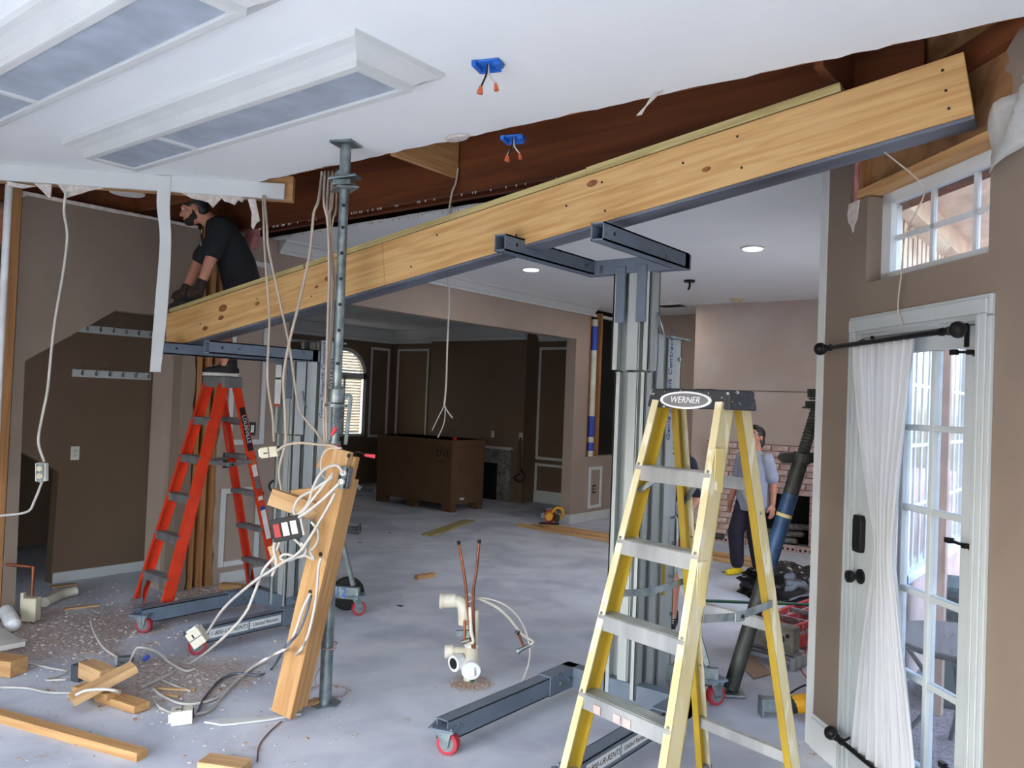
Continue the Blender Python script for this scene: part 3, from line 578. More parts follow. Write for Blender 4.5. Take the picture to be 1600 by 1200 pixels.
def lift(cx, cy, zf, label, serial, leglab, num, half=.35, fork_half=.28, masth=2.06, tip=-.86, leglen=.93):
    r = thing('material_lift', label, 'lift', (cx, cy, 0))
    for s in (-1, 1):
        MB().bb(s*half-.035, s*half+.035, -leglen, -.22, .155, .245 if False else .165).bb(s*half-.035, s*half+.035, -leglen, -.22, .075, .165)
        lg = MB(); x = s*half
        lg.bb(x-.037, x+.037, -leglen, -.20, .160, .166); lg.bb(x-.037, x+.037, -leglen, -.20, .066, .072); lg.bb(x-.037, x-.032, -leglen, -.20, .066, .166); lg.bb(x+.032, x+.037, -leglen, -.20, .066, .166)
        leg = lg.build('leg', m_lift, r, local=True)
        sl = MB().bb(x-.043, x+.043, -.24, .06, .06, .172).build('leg_sleeve', m_lift, r, local=True, bev=.004)
        for yy in (-.06, -.14): MB().cyl((x+.04, yy, .115), (x+.055, yy, .115), .012, 8).build('bolt', m_galv, sl, M=WM[r])
        caster(r, x, -leglen+.02, math.radians((48 if num == '12' else 30)+12*s), legz=.125)
    MB().bb(-half-.043, half+.043, -.02, .06, .06, .172).build('base_crossbar', m_lift, r, local=True, bev=.004)
    # nested mast columns
    def column(name, x0, x1, y0, y1, z0, z1, t=.012):
        m = MB(); w = x1-x0
        m.bb(x0, x0+t, y0, y1, z0, z1); m.bb(x1-t, x1, y0, y1, z0, z1); m.bb(x0, x1, y1-t, y1, z0, z1)
        m.bb(x0, x0+w*.16, y0, y0+t, z0, z1); m.bb(x1-w*.16, x1, y0, y0+t, z0, z1)
        m.bb(x0+w*.33, x0+w*.36, y0+.03, y1-t, z0, z1); m.bb(x0+w*.64, x0+w*.67, y0+.03, y1-t, z0, z1); m.bb(x0+w*.36, x0+w*.64, y0+.022, y0+.03, z0, z1)
        return m.build(name, m_mast, r, local=True, bev=.002)
    column('outer_column', -.12, .12, .17, .34, .04, masth)
    column('middle_column', -.108, .108, .06, .17, .09, min(masth+.02, zf-.06))
    column('carriage_column', -.118, .118, -.045, .06, max(.12, zf-.62), zf-.045)
    column('lower_front_column', -.098, .098, -.03, .055, .09, max(.2, zf-.63))
    cap = MB().bb(-.14, .15, .15, .40, masth, masth+.012).build('mast_cap', m_galv, r, local=True)
    for s in (-1, 1):
        MB().bb(s*.065-.028, s*.065+.028, -.062, -.046, zf-.36, zf-.05).build('carriage_tab', m_lift, r, local=True, bev=.003)
        x = s*fork_half; f = MB(); y1 = -.0
        f.bb(x-.035, x+.035, tip, y1, zf-.008, zf); f.bb(x-.035, x+.035, tip, y1, zf-.082, zf-.074); f.bb(x-.035, x-.028, tip, y1, zf-.082, zf); f.bb(x+.028, x+.035, tip, y1, zf-.082, zf)
        fo_ = f.build('fork', m_lift, r, local=True)
        MB().cyl((x+.034, tip+.09, zf-.04), (x+.037, tip+.09, zf-.04), .009, 8).build('pin_hole', m_ink, fo_, M=WM[r])
    MB().bb(-fork_half-.035, fork_half+.035, -.05, .02, zf-.085, zf-.003).build('fork_crossbar', m_lift, r, local=True, bev=.003)
    # bolts, ring pin, label plates on the mast sides
    for z in (.5, .9, 1.3, 1.65, 1.95): MB().cyl((.12, .31, z), (.13, .31, z), .012, 8).build('bolt', m_galv, r, local=True)
    MB().tube(spline([(.12, .03, zf-.30), (.15, .02, zf-.36), (.16, .04, zf-.42), (.13, .05, zf-.40), (.12, .03, zf-.30)]), .004, 6).build('ring_pin', m_galv, r, local=True)
    MBv = frame((0, 0, 1), y=(0, -1, 0), o=(.1215, .255, 1.30))
    text('mast_lettering', 'Genie Superlift Contractor', .058, m_inkb, WM[r] @ T(0, -.045, .50) @ MBv, r, shear=.2)
    text('serial_number', serial, .062, m_ink, WM[r] @ T(0, .04, .52 if num == '12' else .22) @ MBv, r)
    pl = MB().bb(.1205, .1212, .19, .23, .62, .86).build('yellow_sticker', m_yel, r, local=True)
    if num == '12':
        wl = MB().bb(-.09, -.02, -.066, -.0625, zf-.42, zf-.11).build('instruction_label', m_label, r, local=True); wl['label'] = 'white instruction label with orange band'
        MB().bb(-.09, -.02, -.0672, -.066, zf-.42, zf-.40).build('label_band', m_wnut, wl, M=WM[r]); MB().bb(-.088, -.022, -.0672, -.066, zf-.22, zf-.205).build('label_band', m_green, wl, M=WM[r])
    # leg label with writing
    lp_ = MB().bb(half+.038, half+.0395, -leglen+.10, -leglen+.385, .09, .145).build('leg_label', m_label, r, local=True)
    ML = frame((0, 1, 0), y=(0, 0, 1), o=(half+.0396, -leglen+.243, .117)); text('leg_label_text', leglab, .038, m_ink, WM[r] @ ML, lp_, shear=.25)
    lp2 = MB().bb(half+.038, half+.0395, -leglen+.395, -leglen+.64, .092, .142).build('leg_label', m_label, r, local=True)
    ML = frame((0, 1, 0), y=(0, 0, 1), o=(half+.0396, -leglen+.517, .117)); text('leg_label_text', 'United Rentals', .034, m_ink, WM[r] @ ML, lp2, shear=.25)
    # rear frame, transport wheels, stabiliser, winch
    for s in (-1, 1):
        MB().bar((s*.10, .30, .17), (s*.36, .45, .17), .05, .09).build('rear_frame_arm', m_galv, r, local=True, bev=.003)
        whm = T(s*.17, .50, .13) @ RZ(-s*.5) @ Matrix.Rotation(math.radians(90), 4, 'Y')
        w = MB().lathe([(.07, -.03), (.12, -.028), (.13, -.012), (.13, .012), (.12, .028), (.07, .03)], whm, 24).build('transport_wheel', m_rub, r, local=True, smooth=True)
        MB().lathe([(.075, -.026), (.075, .026)], whm, 16).build('wheel_rim', m_blk, w, M=WM[r])
        caster(r, s*.33, .45, math.radians(60*s))
        MB().bar((s*.30, .44, .22), (s*.08, .36, .92), .028, .028).build('strut', m_galv, r, local=True)
    text('spray_number', num, .10, m_blue, WM[r] @ T(.24, .38, .175) @ RZ(math.atan2(.15, .26)) @ T(0, -.028, 0) @ Matrix.Rotation(math.radians(90), 4, 'X'), r)
    MB().bb(-.09, .09, .36, .50, .86, 1.12).build('winch_housing', m_galv, r, local=True, bev=.01)
    MB().cyl((-.06, .46, .98), (.10, .46, .98), .075, 16).build('winch_drum', m_capg, r, local=True, smooth=True)
    b = MB().cyl((.10, .47, .86), (.14, .47, .86), .062, 18).build('winch_brake', m_redp, r, local=True, smooth=True); b['label'] = 'red winch brake disc'
    cr_ = MB().bar((.13, .46, 1.02), (.17, .60, .93), .012, .03).build('winch_crank', m_galv, r, local=True)
    MB().cyl((.16, .60, .93), (.30, .60, .93), .018, 10).build('crank_grip', m_rub, cr_, M=WM[r], smooth=True)
    MB().tube(spline([(.125, .27, 1.05), (.165, .27, 1.03), (.165, .27, .75), (.125, .27, .72)]), .008, 6).build('mast_handle', m_galv, r, local=True)
    if num == '12':
        wm_ = T(-.155, .02, .96) @ Matrix.Rotation(math.radians(62), 4, 'Z') @ Matrix.Rotation(math.radians(90), 4, 'X')
        sw = MB().lathe([(.03, -.014), (.048, -.013), (.05, 0), (.048, .013), (.03, .014)], wm_, 20).build('stowed_caster_wheel', m_rub, r, local=True, smooth=True); MB().lathe([(.034, -.0155), (.034, .0155)], wm_, 16).build('wheel_rim', m_alud, sw, M=WM[r]); MB().bar((-.155, .02, .96), (-.11, .03, 1.0), .02, .05).build('caster_bracket', m_galv, r, local=True)
    return r
lift(-5.0, 3.70, 1.985, 'grey material lift standing behind the orange ladder, holding the low end of the beam', '10718300', '1-800-UR-RENTS', '12', half=.33, leglen=.90)
lift(-2.21, 3.90, 2.49, 'tall grey material lift behind the yellow ladder, holding the high end of the beam', '11504017', '1-800-UR-RENTS', 'S', half=.35, leglen=1.06)
# ================================================================== STEP LADDERS
def stepladder(cx, cy, th, wb, wt, vf, vb, Ht, label, mrail, mflange, mstep, double, sc=1.0, cap=None, n_steps=5):
    r = thing('step_ladder', label, 'ladder', (cx, cy, 0), th)
    HT = Ht*sc; off = .045
    def pos(side, lr, z):
        t = z/HT; return V((lr*(wb+(wt-wb)*t)/2, (-vf*(1-t)-off*t) if side < 0 else (vb*(1-t)+off*t), z))
    for side in (-1, 1):
        dep = .075 if side < 0 else .055
        for lr in (-1, 1):
            a = pos(side, lr, 0.02); b = pos(side, lr, HT-.03); d = (b-a).normalized(); nx = V((lr, 0, 0)); nx = (nx-d*nx.dot(d)).normalized(); ny = d.cross(nx).normalized()
            if ny.y*side < 0: ny = -ny      # ny points to the outside of this side of the ladder
            m = MB(); m.bar(a, b, .005, dep, up=ny); web = m.build('side_rail', mflange if (lr > 0 and not double) else mrail, r, local=True)
            for k, mm in ((1, mflange), (-1, mrail)):
                e = ny*(k*dep/2) - nx*.013
                MB().bar(a+e, b+e, .031, .005, up=ny).build('rail_flange', mm, web, M=WM[r])
            if True:
                ft = MB(); ft.box(a+V((0, 0, .012)), (.05, dep+.02, .028)); ft.box(a+V((-lr*.01, 0, .045)), (.04, dep+.012, .05)); ft.build('rubber_foot', m_capg, r, local=True, bev=.006)
            for k in range(n_steps):
                z = .29*sc*(k+1)*Ht/1.74; q = pos(side, lr, z)+ny*(dep/2+.003)-nx*.012
                for dz in (0, -.028): MB().cyl(q+V((0, 0, dz)), q+ny*.003+V((0, 0, dz)), .006, 8).build('rivet', m_galv, web, M=WM[r])
    for side in ((-1, 1) if double else (-1,)):
        for k in range(n_steps):
            z = .29*sc*(k+1)*Ht/1.74; a = pos(side, -1, z); b = pos(side, 1, z); dd = .085
            m = MB(); m.bar(a, b, dd, .006)
            for e in (-.03, -.015, 0, .015, .03): m.bar(a+V((0, e, .004)), b+V((0, e, .004)), .006, .003)
            m.bar(a+V((0, side*dd/2, -.026)), b+V((0, side*dd/2, -.026)), .004, .055); m.bar(a+V((0, -side*dd/2, -.015)), b+V((0, -side*dd/2, -.015)), .004, .03)
            st = m.build('step', mstep, r, local=True)
            if not double and k in (0, 4):
                for lr in (-1, 1): MB().bar(pos(side, lr, z)*1+V((-lr*.10, 0, -.03)), pos(side, lr, z-.10)+V((-lr*.008, 0, 0)), .018, .006, up=(0, 1, 0)).build('step_brace', m_galv, st, M=WM[r])
            if double and k == 0:
                for lr in (-1, 1): MB().prism([(0, 0), (-lr*.10, 0), (-lr*.03, -.10), (-lr*.01, -.22), (0, -.22)], pos(side, lr, z-.03)+V((0, side*.03, 0)), (1, 0, 0), (0, 0, 1), .006).build('step_brace', m_capg, st, M=WM[r])
    if not double:
        for z in (1.40, .84, .30):
            a = pos(1, -1, z*sc); b = pos(1, 1, z*sc); MB().bar(a, b, .03, .045).build('rear_brace', mstep, r, local=True, bev=.004)
        for lr in (-1, 1):
            for z in (1.40,): MB().bar(pos(1, lr, z)+V((-lr*.10, .02, 0)), pos(1, lr, z-.13)+V((0, .0, 0)), .022, .006, up=(0, 1, 0)).build('rear_gusset', m_galv, r, local=True)
    # folding spreaders
    zs = .94*sc if not double else 1.12
    for lr in (-1, 1):
        a = pos(-1, lr, zs)+V((lr*.012, .03, 0)); b = pos(1, lr, zs)+V((lr*.012, -.02, 0)); c = (a+b)/2+V((0, 0, -.02))
        s_ = MB().bar(a, c, .005, .028, up=(0, 0, 1)).build('spreader_bar', m_galv if not double else m_capg, r, local=True)
        MB().bar(c, b, .005, .028).build('spreader_bar', m_galv if not double else m_capg, r, local=True)
        MB().box(c+V((lr*.004, 0, 0)), (.008, .06, .036)).build('spreader_hinge', m_galv, r, local=True, bev=.003)
        MB().cyl(c+V((lr*.006, .012, 0)), c+V((lr*.012, .012, 0)), .007, 8).build('rivet', m_blk, r, local=True)
    # cap
    w = wt+.075; d = .20 if not double else .20; h = .075 if not double else .085
    cp = MB(); zt = HT-.05
    def ring(ww, dd, z): return [V((-ww/2, -dd/2, z)), V((ww/2, -dd/2, z)), V((ww/2, dd/2, z)), V((-ww/2, dd/2, z))]
    vs = ring(w, d*.86, zt)+ring(w*.95, d*.78, zt+h); cp.add(vs, [(0, 3, 2, 1), (4, 5, 6, 7), (0, 1, 5, 4), (1, 2, 6, 5), (2, 3, 7, 6), (3, 0, 4, 7)])
    c_ = cp.build('top_cap', cap or m_capg, r, local=True, bev=.008)
    for x, y in ((-.09, -.05), (.06, -.05), (-.03, .05), (.09, .04)): MB().bb(x-.04, x+.04, y-.012, y+.012, zt+h, zt+h+.002).build('tool_slot', m_ink, c_, M=WM[r])
    return r, pos, zt, w, d, h
m_worn = mat('worn_yellow_cream_rail', (206, 196, 160), .65, c2=(192, 178, 132), sc=8, st=(1, 1, .25), c3=(214, 208, 184), lo3=.55, hi3=.62, sc3=20)
YL, ypos, yzt, yw, yd, yh = stepladder(-1.366, 2.953, -.223, .50, .33, .50, .43, 1.74, 'paint-worn yellow step ladder with black cap in the foreground', m_yel, m_worn, m_alu, False, .99, m_capb)
# oval badge on the cap front
tl = math.atan2(yd*.04, yh)
MC = WM[YL] @ T(-.01, -yd*.415, yzt+yh*.42) @ Matrix.Rotation(math.radians(90)-tl, 4, 'X')
bd = MB().lathe([(.125, 0), (.125, .002)], Matrix.Diagonal((1, .275, 1, 1)), 28).build('badge', m_inkg, YL, M=MC)
MB().lathe([(.125, .002), (.125, .003)], Matrix.Diagonal((.88, .215, 1, 1)), 28).build('badge_oval', m_capg, bd, M=MC)
text('badge_lettering', 'WERNER', .036, m_inkg, MC @ T(0, 0, .0035), bd, shear=.2)
for k, z in ((0, .35), (1, 1.05), (2, 1.45)):
    a = ypos(-1, 1, z); MB().box(a+V((.004, 0, 0)), (.004, .05, .16), None).build('peeling_sticker', m_cream, YL, local=True)
for x, z in ((-.12, .55), (-.02, .55), (.03, .545)): MB().box(ypos(-1, 0, .574*.99)+V((x, -.046, -.028)), (.035, .002, .03)).build('red_paint_smear', mat('faded_red_paint', (202, 172, 168), .8), YL, local=True)
OL, opos, ozt, ow, od, oh = stepladder(-5.67, 3.56, -.03, .43, .25, .50, .48, 1.74, 'orange double-sided step ladder with a man standing on top', m_orange, m_orange, m_alud, True, 1.0, m_capg)
# labels on the right-hand rails of the orange ladder (rail facing the camera)
a = opos(1, 1, 1.62); b = opos(1, 1, .2); dn = (b-a).normalized()
def rail_label(z0, z1, wdt, m, name, k=.004):
    p0 = opos(1, 1, z0); p1 = opos(1, 1, z1); nx = V((1, 0, 0)); nx = (nx-dn*nx.dot(dn)).normalized()
    o = MB().bar(p0+nx*k, p1+nx*k, wdt, .0015, up=nx).build(name, m, OL, local=True); return o, (p0+p1)/2+nx*(k+.001), nx
lb1, c1, nx = rail_label(1.54, 1.20, .046, m_ink, 'name_sticker')
text('sticker_lettering', 'LOUISVILLE', .045, m_inkg, WM[OL] @ frame(dn, y=nx.cross(dn), o=c1), lb1)
for z0, z1, m in ((1.13, 1.09, m_wnut), (1.09, 1.0, m_label), (1.0, .9, m_capg), (.84, .81, m_label), (.76, .73, m_inkb), (.73, .50, m_label), (.40, .18, m_label)): rail_label(z0, z1, .042, m, 'safety_sticker')
# ================================================================== SHORING POST, PROP, LEANING TIMBER
PB = fl(508, 1100); PT = V((-3.452, 2.85, CEIL))
sp = thing('shoring_post', 'galvanized adjustable steel post standing from floor to ceiling', 'post', (PB.x, PB.y, 0))
def pp(z): return V((PB.x+(PT.x-PB.x)*z/CEIL, PB.y+(PT.y-PB.y)*z/CEIL, z))
MB().lathe([(.085, 0), (.085, .008)], T(pp(0)), 6).build('base_plate', m_galv, sp)
MB().cyl(pp(.008), pp(1.42), .033, 20).build('lower_tube', m_galv, sp, smooth=True)
MB().cyl(pp(1.2), pp(2.80), .0255, 18).build('upper_tube', m_galv, sp, smooth=True)
th_ = MB(); prof = []
for i in range(24): prof += [(.031, 1.46+i*.011), (.028, 1.4655+i*.011)]
th_.lathe(prof, T(pp(0).x-.001, pp(0).y-.002, 0), 18); th_.build('thread', m_galv, sp, smooth=True)
c_ = MB().cyl(pp(1.63), pp(1.70), .045, 18).build('collar_nut', m_galv, sp, smooth=True)
MB().cyl(pp(1.605), pp(1.62), .06, 18).build('collar_washer', m_galv, sp, smooth=True)
q = pp(1.66); MB().tube(spline([q+WR*.045, q+WR*.075, q+WR*.075-V((0, 0, .05)), q+WR*.06-V((0, 0, .26))]), .011, 8).build('nut_handle', m_galv, sp, smooth=True)
for z in (2.02, 2.16, 2.30, 2.44, 2.58, 2.70, 1.84, 1.53):
    a = pp(z)-V((0, 0, 0)); n = (CAMP-a); n.z = 0; n.normalize(); MB().cyl(a+n*.022, a+n*.0262, .010, 10).build('pin_hole', m_ink, sp)
mb = MB(); R1 = RZ(.5).to_3x3(); R2 = RZ(-.4).to_3x3()
mb.box(pp(2.795), (.15, .12, .012), R2 @ Matrix.Rotation(.1, 3, 'X')); mb.box(pp(2.825), (.10, .09, .03), R1); mb.box(pp(2.855), (.16, .09, .014), R1 @ Matrix.Rotation(-.12, 3, 'Y')); mb.box(pp(2.88)+V((-.03, 0, 0)), (.09, .05, .03), R2)
mb.build('stacked_plates', m_galv, sp, bev=.003)
MB().cyl(pp(2.86), pp(3.035), .03, 16).build('top_tube', m_galv, sp, smooth=True); MB().box(pp(3.043), (.13, .13, .012), RZ(.35).to_3x3()).build('top_plate', m_galv, sp)
a = pp(1.30); n = (CAMP-a); n.z = 0; n.normalize(); t_ = MB().box(a+n*.033+V((0, 0, 0)), (.035, .003, .2), frame(n.cross(V((0, 0, 1))), z=(0, 0, 1)).to_3x3()).build('black_label', m_ink, sp)
for k in range(5): MB().box(a+n*.0352+V((0, 0, -.07+.035*k)), (.018-.004*(k % 2), .001, .02), frame(n.cross(V((0, 0, 1))), z=(0, 0, 1)).to_3x3()).build('faded_white_mark', m_label, t_)
# dark prop leaning behind the wall end
a = V((-1.875, 4.60, .03)); b = V((-1.505, 4.86, 1.72)); e = (b-a).normalized()
pr = thing('leaning_prop', 'dark steel shoring prop with blue band leaning by the wall end', 'post', (a.x, a.y, 0))
MB().cyl(a, a+e*.80, .045, 18).build('lower_tube', m_prop, pr, smooth=True); MB().cyl(a+e*.72, a+e*1.20, .0455, 18).build('blue_band', m_propb, pr, smooth=True); MB().cyl(a+e*1.2, a+e*1.42, .045, 18).build('lower_tube', m_prop, pr, smooth=True)
MB().cyl(a+e*1.06, a+e*1.08, .0465, 18).build('tape_band', m_cream, pr, smooth=True)
mb = MB(); mb.tube([a+e*(1.42+.01*i) for i in range(32)], [.036 if i % 2 else .031 for i in range(32)], 16); mb.build('thread', m_prop, pr, smooth=True)
mb = MB().cyl(a+e*1.40, a+e*1.45, .055, 16); mb.bar(a+e*1.425-WR*.12, a+e*1.425+WR*.12, .03, .06, up=e); mb.build('collar_nut', m_prop, pr, bev=.004)
for s in (-1, 1): MB().cyl(a+e*1.425+WR*s*.105-WF*.02, a+e*1.425+WR*s*.105+WF*.02, .03, 12).build('collar_lug', m_prop, pr, smooth=True)
MB().cyl(a+e*1.42+WR*.105, a+e*1.42+WR*.105-V((0, 0, .22)), .014, 8).build('nut_handle', m_prop, pr)
Rp = frame(WR, z=e).to_3x3(); mb = MB().box(a+e*1.735, (.14, .1, .01), Rp); mb.box(a+e*1.755-WR*.04, (.05, .06, .04), Rp); mb.box(a+e*1.79+WR*.01, (.13, .05, .012), Rp); mb.box(a+e*1.825-WR*.05, (.05, .05, .05), Rp); mb.build('head_plates', m_prop, pr)
MB().box(a+V((-.0, 0, -.018)), (.15, .15, .012), RZ(.6).to_3x3()).build('foot_plate', m_galv, pr)
# leaning timber post with outlet box, cables and short blocks
a = fl(445, 1118, .0)+V((.02, -.01, .02)); b = pd(541, 704, 4.20); e = (b-a).normalized(); sd = e.cross(WF).normalized()
tp = thing('leaning_timber', 'notched pine post with wires and outlet leaning against the steel post', 'lumber', (a.x, a.y, 0)); Lt = (b-a).length
nrm = (sd.cross(e)).normalized()
if nrm.dot(CAMP-a) < 0: nrm = -nrm
nrm = (nrm*math.cos(.45) - sd*math.sin(.45)*(1 if sd.dot(WR) > 0 else -1)).normalized(); sd = e.cross(nrm).normalized()
if sd.dot(WR) < 0: sd = -sd
TA, TE, TS, TN = a.copy(), e.copy(), sd.copy(), nrm.copy()
def tpt(t, s, n): return TA+TE*(t*Lt)+TS*s+TN*n
plank('post_ply', tpt(0, 0, .02), tpt(.93, 0, .02), .13, .04, m_pineo, tp, up=nrm); plank('post_ply', tpt(.02, 0, -.022), tpt(.985, 0, -.022), .13, .04, m_pineo, tp, up=nrm); plank('post_ply', tpt(.03, .0, -.063), tpt(.9, 0, -.063), .125, .038, m_pineo, tp, up=nrm)
plank('end_block', tpt(.93, .0, .02), tpt(1.0, .0, .02), .10, .04, m_pine2, tp, up=nrm)
for hx, hy in ((501, 866), (485, 925), (545, 712)):
    q = apl(hx, hy, tpt(0, 0, .040), TN); MB().cyl(q, q+nrm*.0015, .012, 12).build('drilled_hole', m_ink, tp)
def duplex(name_root, M, mbox=m_box, parent=None, label=None, cat='outlet', group=None):
    r = thing('outlet_box', label, cat, M=M, group=group) if parent is None else None
    return r
def outlet(label, M, mface, mplate, boxd=.05, cat='outlet', sz=1.0):
    """box open towards +z with a duplex receptacle, origin at the box centre"""
    r = thing('outlet_box', label, cat, M=M @ Matrix.Scale(sz, 4)); WM[r] = M @ Matrix.Scale(sz, 4)
    m = MB(); m.bb(-.026, .026, -.048, .048, -boxd, -boxd+.003)
    for s in (-1, 1): m.bb(s*.026-.0015, s*.026+.0015, -.048, .048, -boxd, 0); m.bb(-.026, .026, s*.048-.0015, s*.048+.0015, -boxd, 0)
    m.build('box_body', mplate, r, local=True)
    MB().bb(-.011, .011, -.055, .055, 0, .003).build('yoke', m_galv, r, local=True)
    for s in (-1, 1):
        f = MB().lathe([(.0165, 0), (.0165, .010), (.015, .012)], T(0, s*.02, 0) @ Matrix.Diagonal((1, .85, 1, 1)), 14).build('receptacle_face', mface, r, local=True)
        for x in (-.006, .006): MB().bb(x-.0012, x+.0012, s*.02-.003, s*.02+.005, .0115, .0125).build('slot', m_ink, f, M=WM[r])
    return r
o = outlet('white outlet in a metal box fixed to the leaning timber', frame(sd*.97+e*.05, y=e, o=apl(536, 746, tpt(0, 0, .07), TN)), m_white, m_galv, boxd=.03, sz=1.1)
for k, (lab, c, ex, ey, L, w, h) in enumerate((('pine block with cut end nailed across the leaning timber, below the beige cable', (465, 790), (1, -.35), None, .30, .09, .04), ('broad pine block behind the leaning timber', (495, 785), (1, .1), None, .26, .16, .04), ('small pine block under the three-switch box', (432, 868), (.4, -1), None, .12, .05, .03), ('splintered pine offcut by the timber top', (516, 716), (.5, 1), None, .14, .09, .04))):
    q = pd(c[0], c[1], (4.25, 4.30, 4.30, 4.27)[k]); d = (WR*ex[0]+WU*ex[1]).normalized()
    tag(plank('pine_block', q-d*L/2, q+d*L/2, h, w, m_pineo if k else m_pine2, up=(WU-d*WU.dot(d)).normalized()), lab, 'wood block', 'short blocks hanging on the leaning timber')
# ================================================================== PEOPLE
def rings(mb, rs, n=20):
    """closed tube of ellipses: (centre, half depth, half width); rings stay horizontal unless a tilt is given"""
    vs = []; k = len(rs)
    for rg in rs:
        c, rx, ry = rg[:3]; tl = rg[3] if len(rg) > 3 else 0; c = V(c)
        for j in range(n):
            a = 2*math.pi*j/n; q = V((rx*math.cos(a), ry*math.sin(a), 0)); q = V((q.x*math.cos(tl), q.y, -q.x*math.sin(tl))); vs.append(c+q)
    fs = [(i*n+j, i*n+(j+1) % n, (i+1)*n+(j+1) % n, (i+1)*n+j) for i in range(k-1) for j in range(n)] + [tuple(range(n-1, -1, -1)), tuple(range((k-1)*n, k*n))]
    mb.add(vs, fs); return mb
def blob(name, mb, m, parent, vox=.009, it=4):
    o = mb.build(name, m, parent, local=True)
    r = o.modifiers.new('r', 'REMESH'); r.mode = 'VOXEL'; r.voxel_size = vox; r.use_smooth_shade = True
    s = o.modifiers.new('s', 'SMOOTH'); s.iterations = it; s.factor = .5
    dg_ = bpy.context.evaluated_depsgraph_get(); me = bpy.data.meshes.new_from_object(o.evaluated_get(dg_)); me.name = name
    old = o.data; o.modifiers.clear(); o.data = me; bpy.data.meshes.remove(old)
    if not me.materials: me.materials.append(m)
    me.polygons.foreach_set('use_smooth', [True]*len(me.polygons)); return o
def hand(mb, w, d, inner, fwd, L=.17, curl=.5, thick=1.0):
    """hand from wrist w pointing along d; inner = palm direction, fwd = thumb side"""
    w = V(w); d = V(d).normalized(); inner = V(inner); inner = (inner-d*inner.dot(d)).normalized(); f = d.cross(inner).normalized()
    if f.dot(V(fwd)) < 0: f = -f
    palm = w+d*L*.26; R = Matrix((d, f, inner)).transposed(); mb.ell(palm, (L*.31, L*.235, L*.105*thick), R)
    for k, (o, ln) in enumerate(((.17, .40), (.06, .45), (-.06, .42), (-.165, .33))):
        b = w+d*L*.46+f*L*o; c1 = (d*math.cos(curl*.5)+inner*math.sin(curl*.5)); c2 = (d*math.cos(curl*1.4)+inner*math.sin(curl*1.4)); r = L*.053*thick
        mid = b+c1*L*ln*.5; mb.caps(b, r*1.1, mid, r); mb.caps(mid, r, mid+c2*L*ln*.5, r*.85)
    b = w+d*L*.12+f*L*.19; mid = b+(d*.7+f*.5+inner*.25).normalized()*L*.24; mb.caps(b, L*.075*thick, mid, L*.062*thick); mb.caps(mid, L*.06*thick, mid+(d*.9+inner*.3).normalized()*L*.2, L*.05*thick)
def head(mb, c, yaw, pitch, s=1.0):
    """skull, jaw, nose, ears; returns transform (x forward, y left, z up)"""
    M = T(c) @ Matrix.Rotation(yaw, 4, 'Z') @ Matrix.Rotation(-pitch, 4, 'Y') @ Matrix.Scale(s, 4); R = M.to_3x3()
    mb.ell(M @ V((-.012, 0, .025)), (.093, .074, .088), R); mb.ell(M @ V((.022, 0, -.04)), (.068, .058, .078), R); mb.ell(M @ V((.06, 0, -.088)), (.026, .028, .022), R)
    mb.caps(M @ V((.086, 0, .012)), .009*s, M @ V((.107, 0, -.026)), .014*s); mb.ell(M @ V((.078, 0, .03)), (.018, .045, .012), R)
    mb.ell(M @ V((.084, 0, -.056)), (.014, .024, .007), R); mb.ell(M @ V((.081, 0, -.068)), (.014, .021, .007), R)
    for k in (-1, 1): mb.ell(M @ V((-.01, k*.075, -.005)), (.02, .009, .032), R); mb.ell(M @ V((.05, k*.04, -.02)), (.028, .024, .026), R)
    return M
def face(root, M, glasses=False):
    m_eye = mat('eye_white', (230, 226, 220), .3); m_iris = mat('dark_iris', (40, 28, 22), .3); m_brow = m_hair; m_lip = mat('lips', (176, 104, 96), .5)
    for k in (-1, 1):
        c = M @ V((.078, k*.031, .012)); e = MB().ell(c, (.011, .013, .008), M.to_3x3()).build('eye', m_eye, root, local=True, smooth=True)
        MB().ell(M @ V((.0865, k*.031, .012)), (.004, .0055, .0055), M.to_3x3()).build('iris', m_iris, e, M=WM[root])
        MB().caps(M @ V((.092, k*.018, .033)), .004, M @ V((.082, k*.048, .036)), .003).build('eyebrow', m_brow, root, local=True)
    MB().ell(M @ V((.095, 0, -.062)), (.006, .02, .004), M.to_3x3()).build('lips', m_lip, root, local=True)
    if glasses:
        g = MB()
        for k in (-1, 1):
            g.tube([M @ V((.104, k*.033+.024*math.cos(a), .010+.018*math.sin(a))) for a in [2*math.pi*i/14 for i in range(15)]], .0022, 6)
            g.tube([M @ V((.104, k*.057, .014)), M @ V((.0, k*.082, .018))], .002, 6)
        g.tube([M @ V((.104, -.01, .014)), M @ V((.104, .01, .014))], .002, 6); tag(g.build('glasses', m_blk, root, local=True), 'thin dark-rimmed glasses')
def shoe(root, a, yaw, msole, mup, L=.26):
    M = T(a[0], a[1], a[2]) @ RZ(yaw); s = MB(); out = [(-.07, -.035), (-.03, -.042), (.08, -.048), (.15, -.044), (.185, -.02), (.185, .02), (.15, .044), (.08, .048), (-.03, .042), (-.07, .035), (-.085, 0)]
    s.prism(out, M @ V((0, 0, 0)), M.to_3x3() @ V((1, 0, 0)), M.to_3x3() @ V((0, 1, 0)), .026); s.build('shoe_sole', msole, root, local=True, bev=.006)
    u = MB(); u.ell(M @ V((.105, 0, .038)), (.078, .046, .038), M.to_3x3()); u.ell(M @ V((.02, 0, .045)), (.10, .046, .052), M.to_3x3()); u.caps(M @ V((-.01, 0, .05)), .05, M @ V((-.01, 0, .115)), .05); up = blob('shoe_upper', u, mup, root, .007, 2)
    for i in range(4):
        x = .05+.022*i; z = .106-.012*i
        MB().caps(M @ V((x, -.026, z)), .004, M @ V((x+.012, .026, z+.002)), .004, 6).build('lace', m_sole, up, M=WM[root])
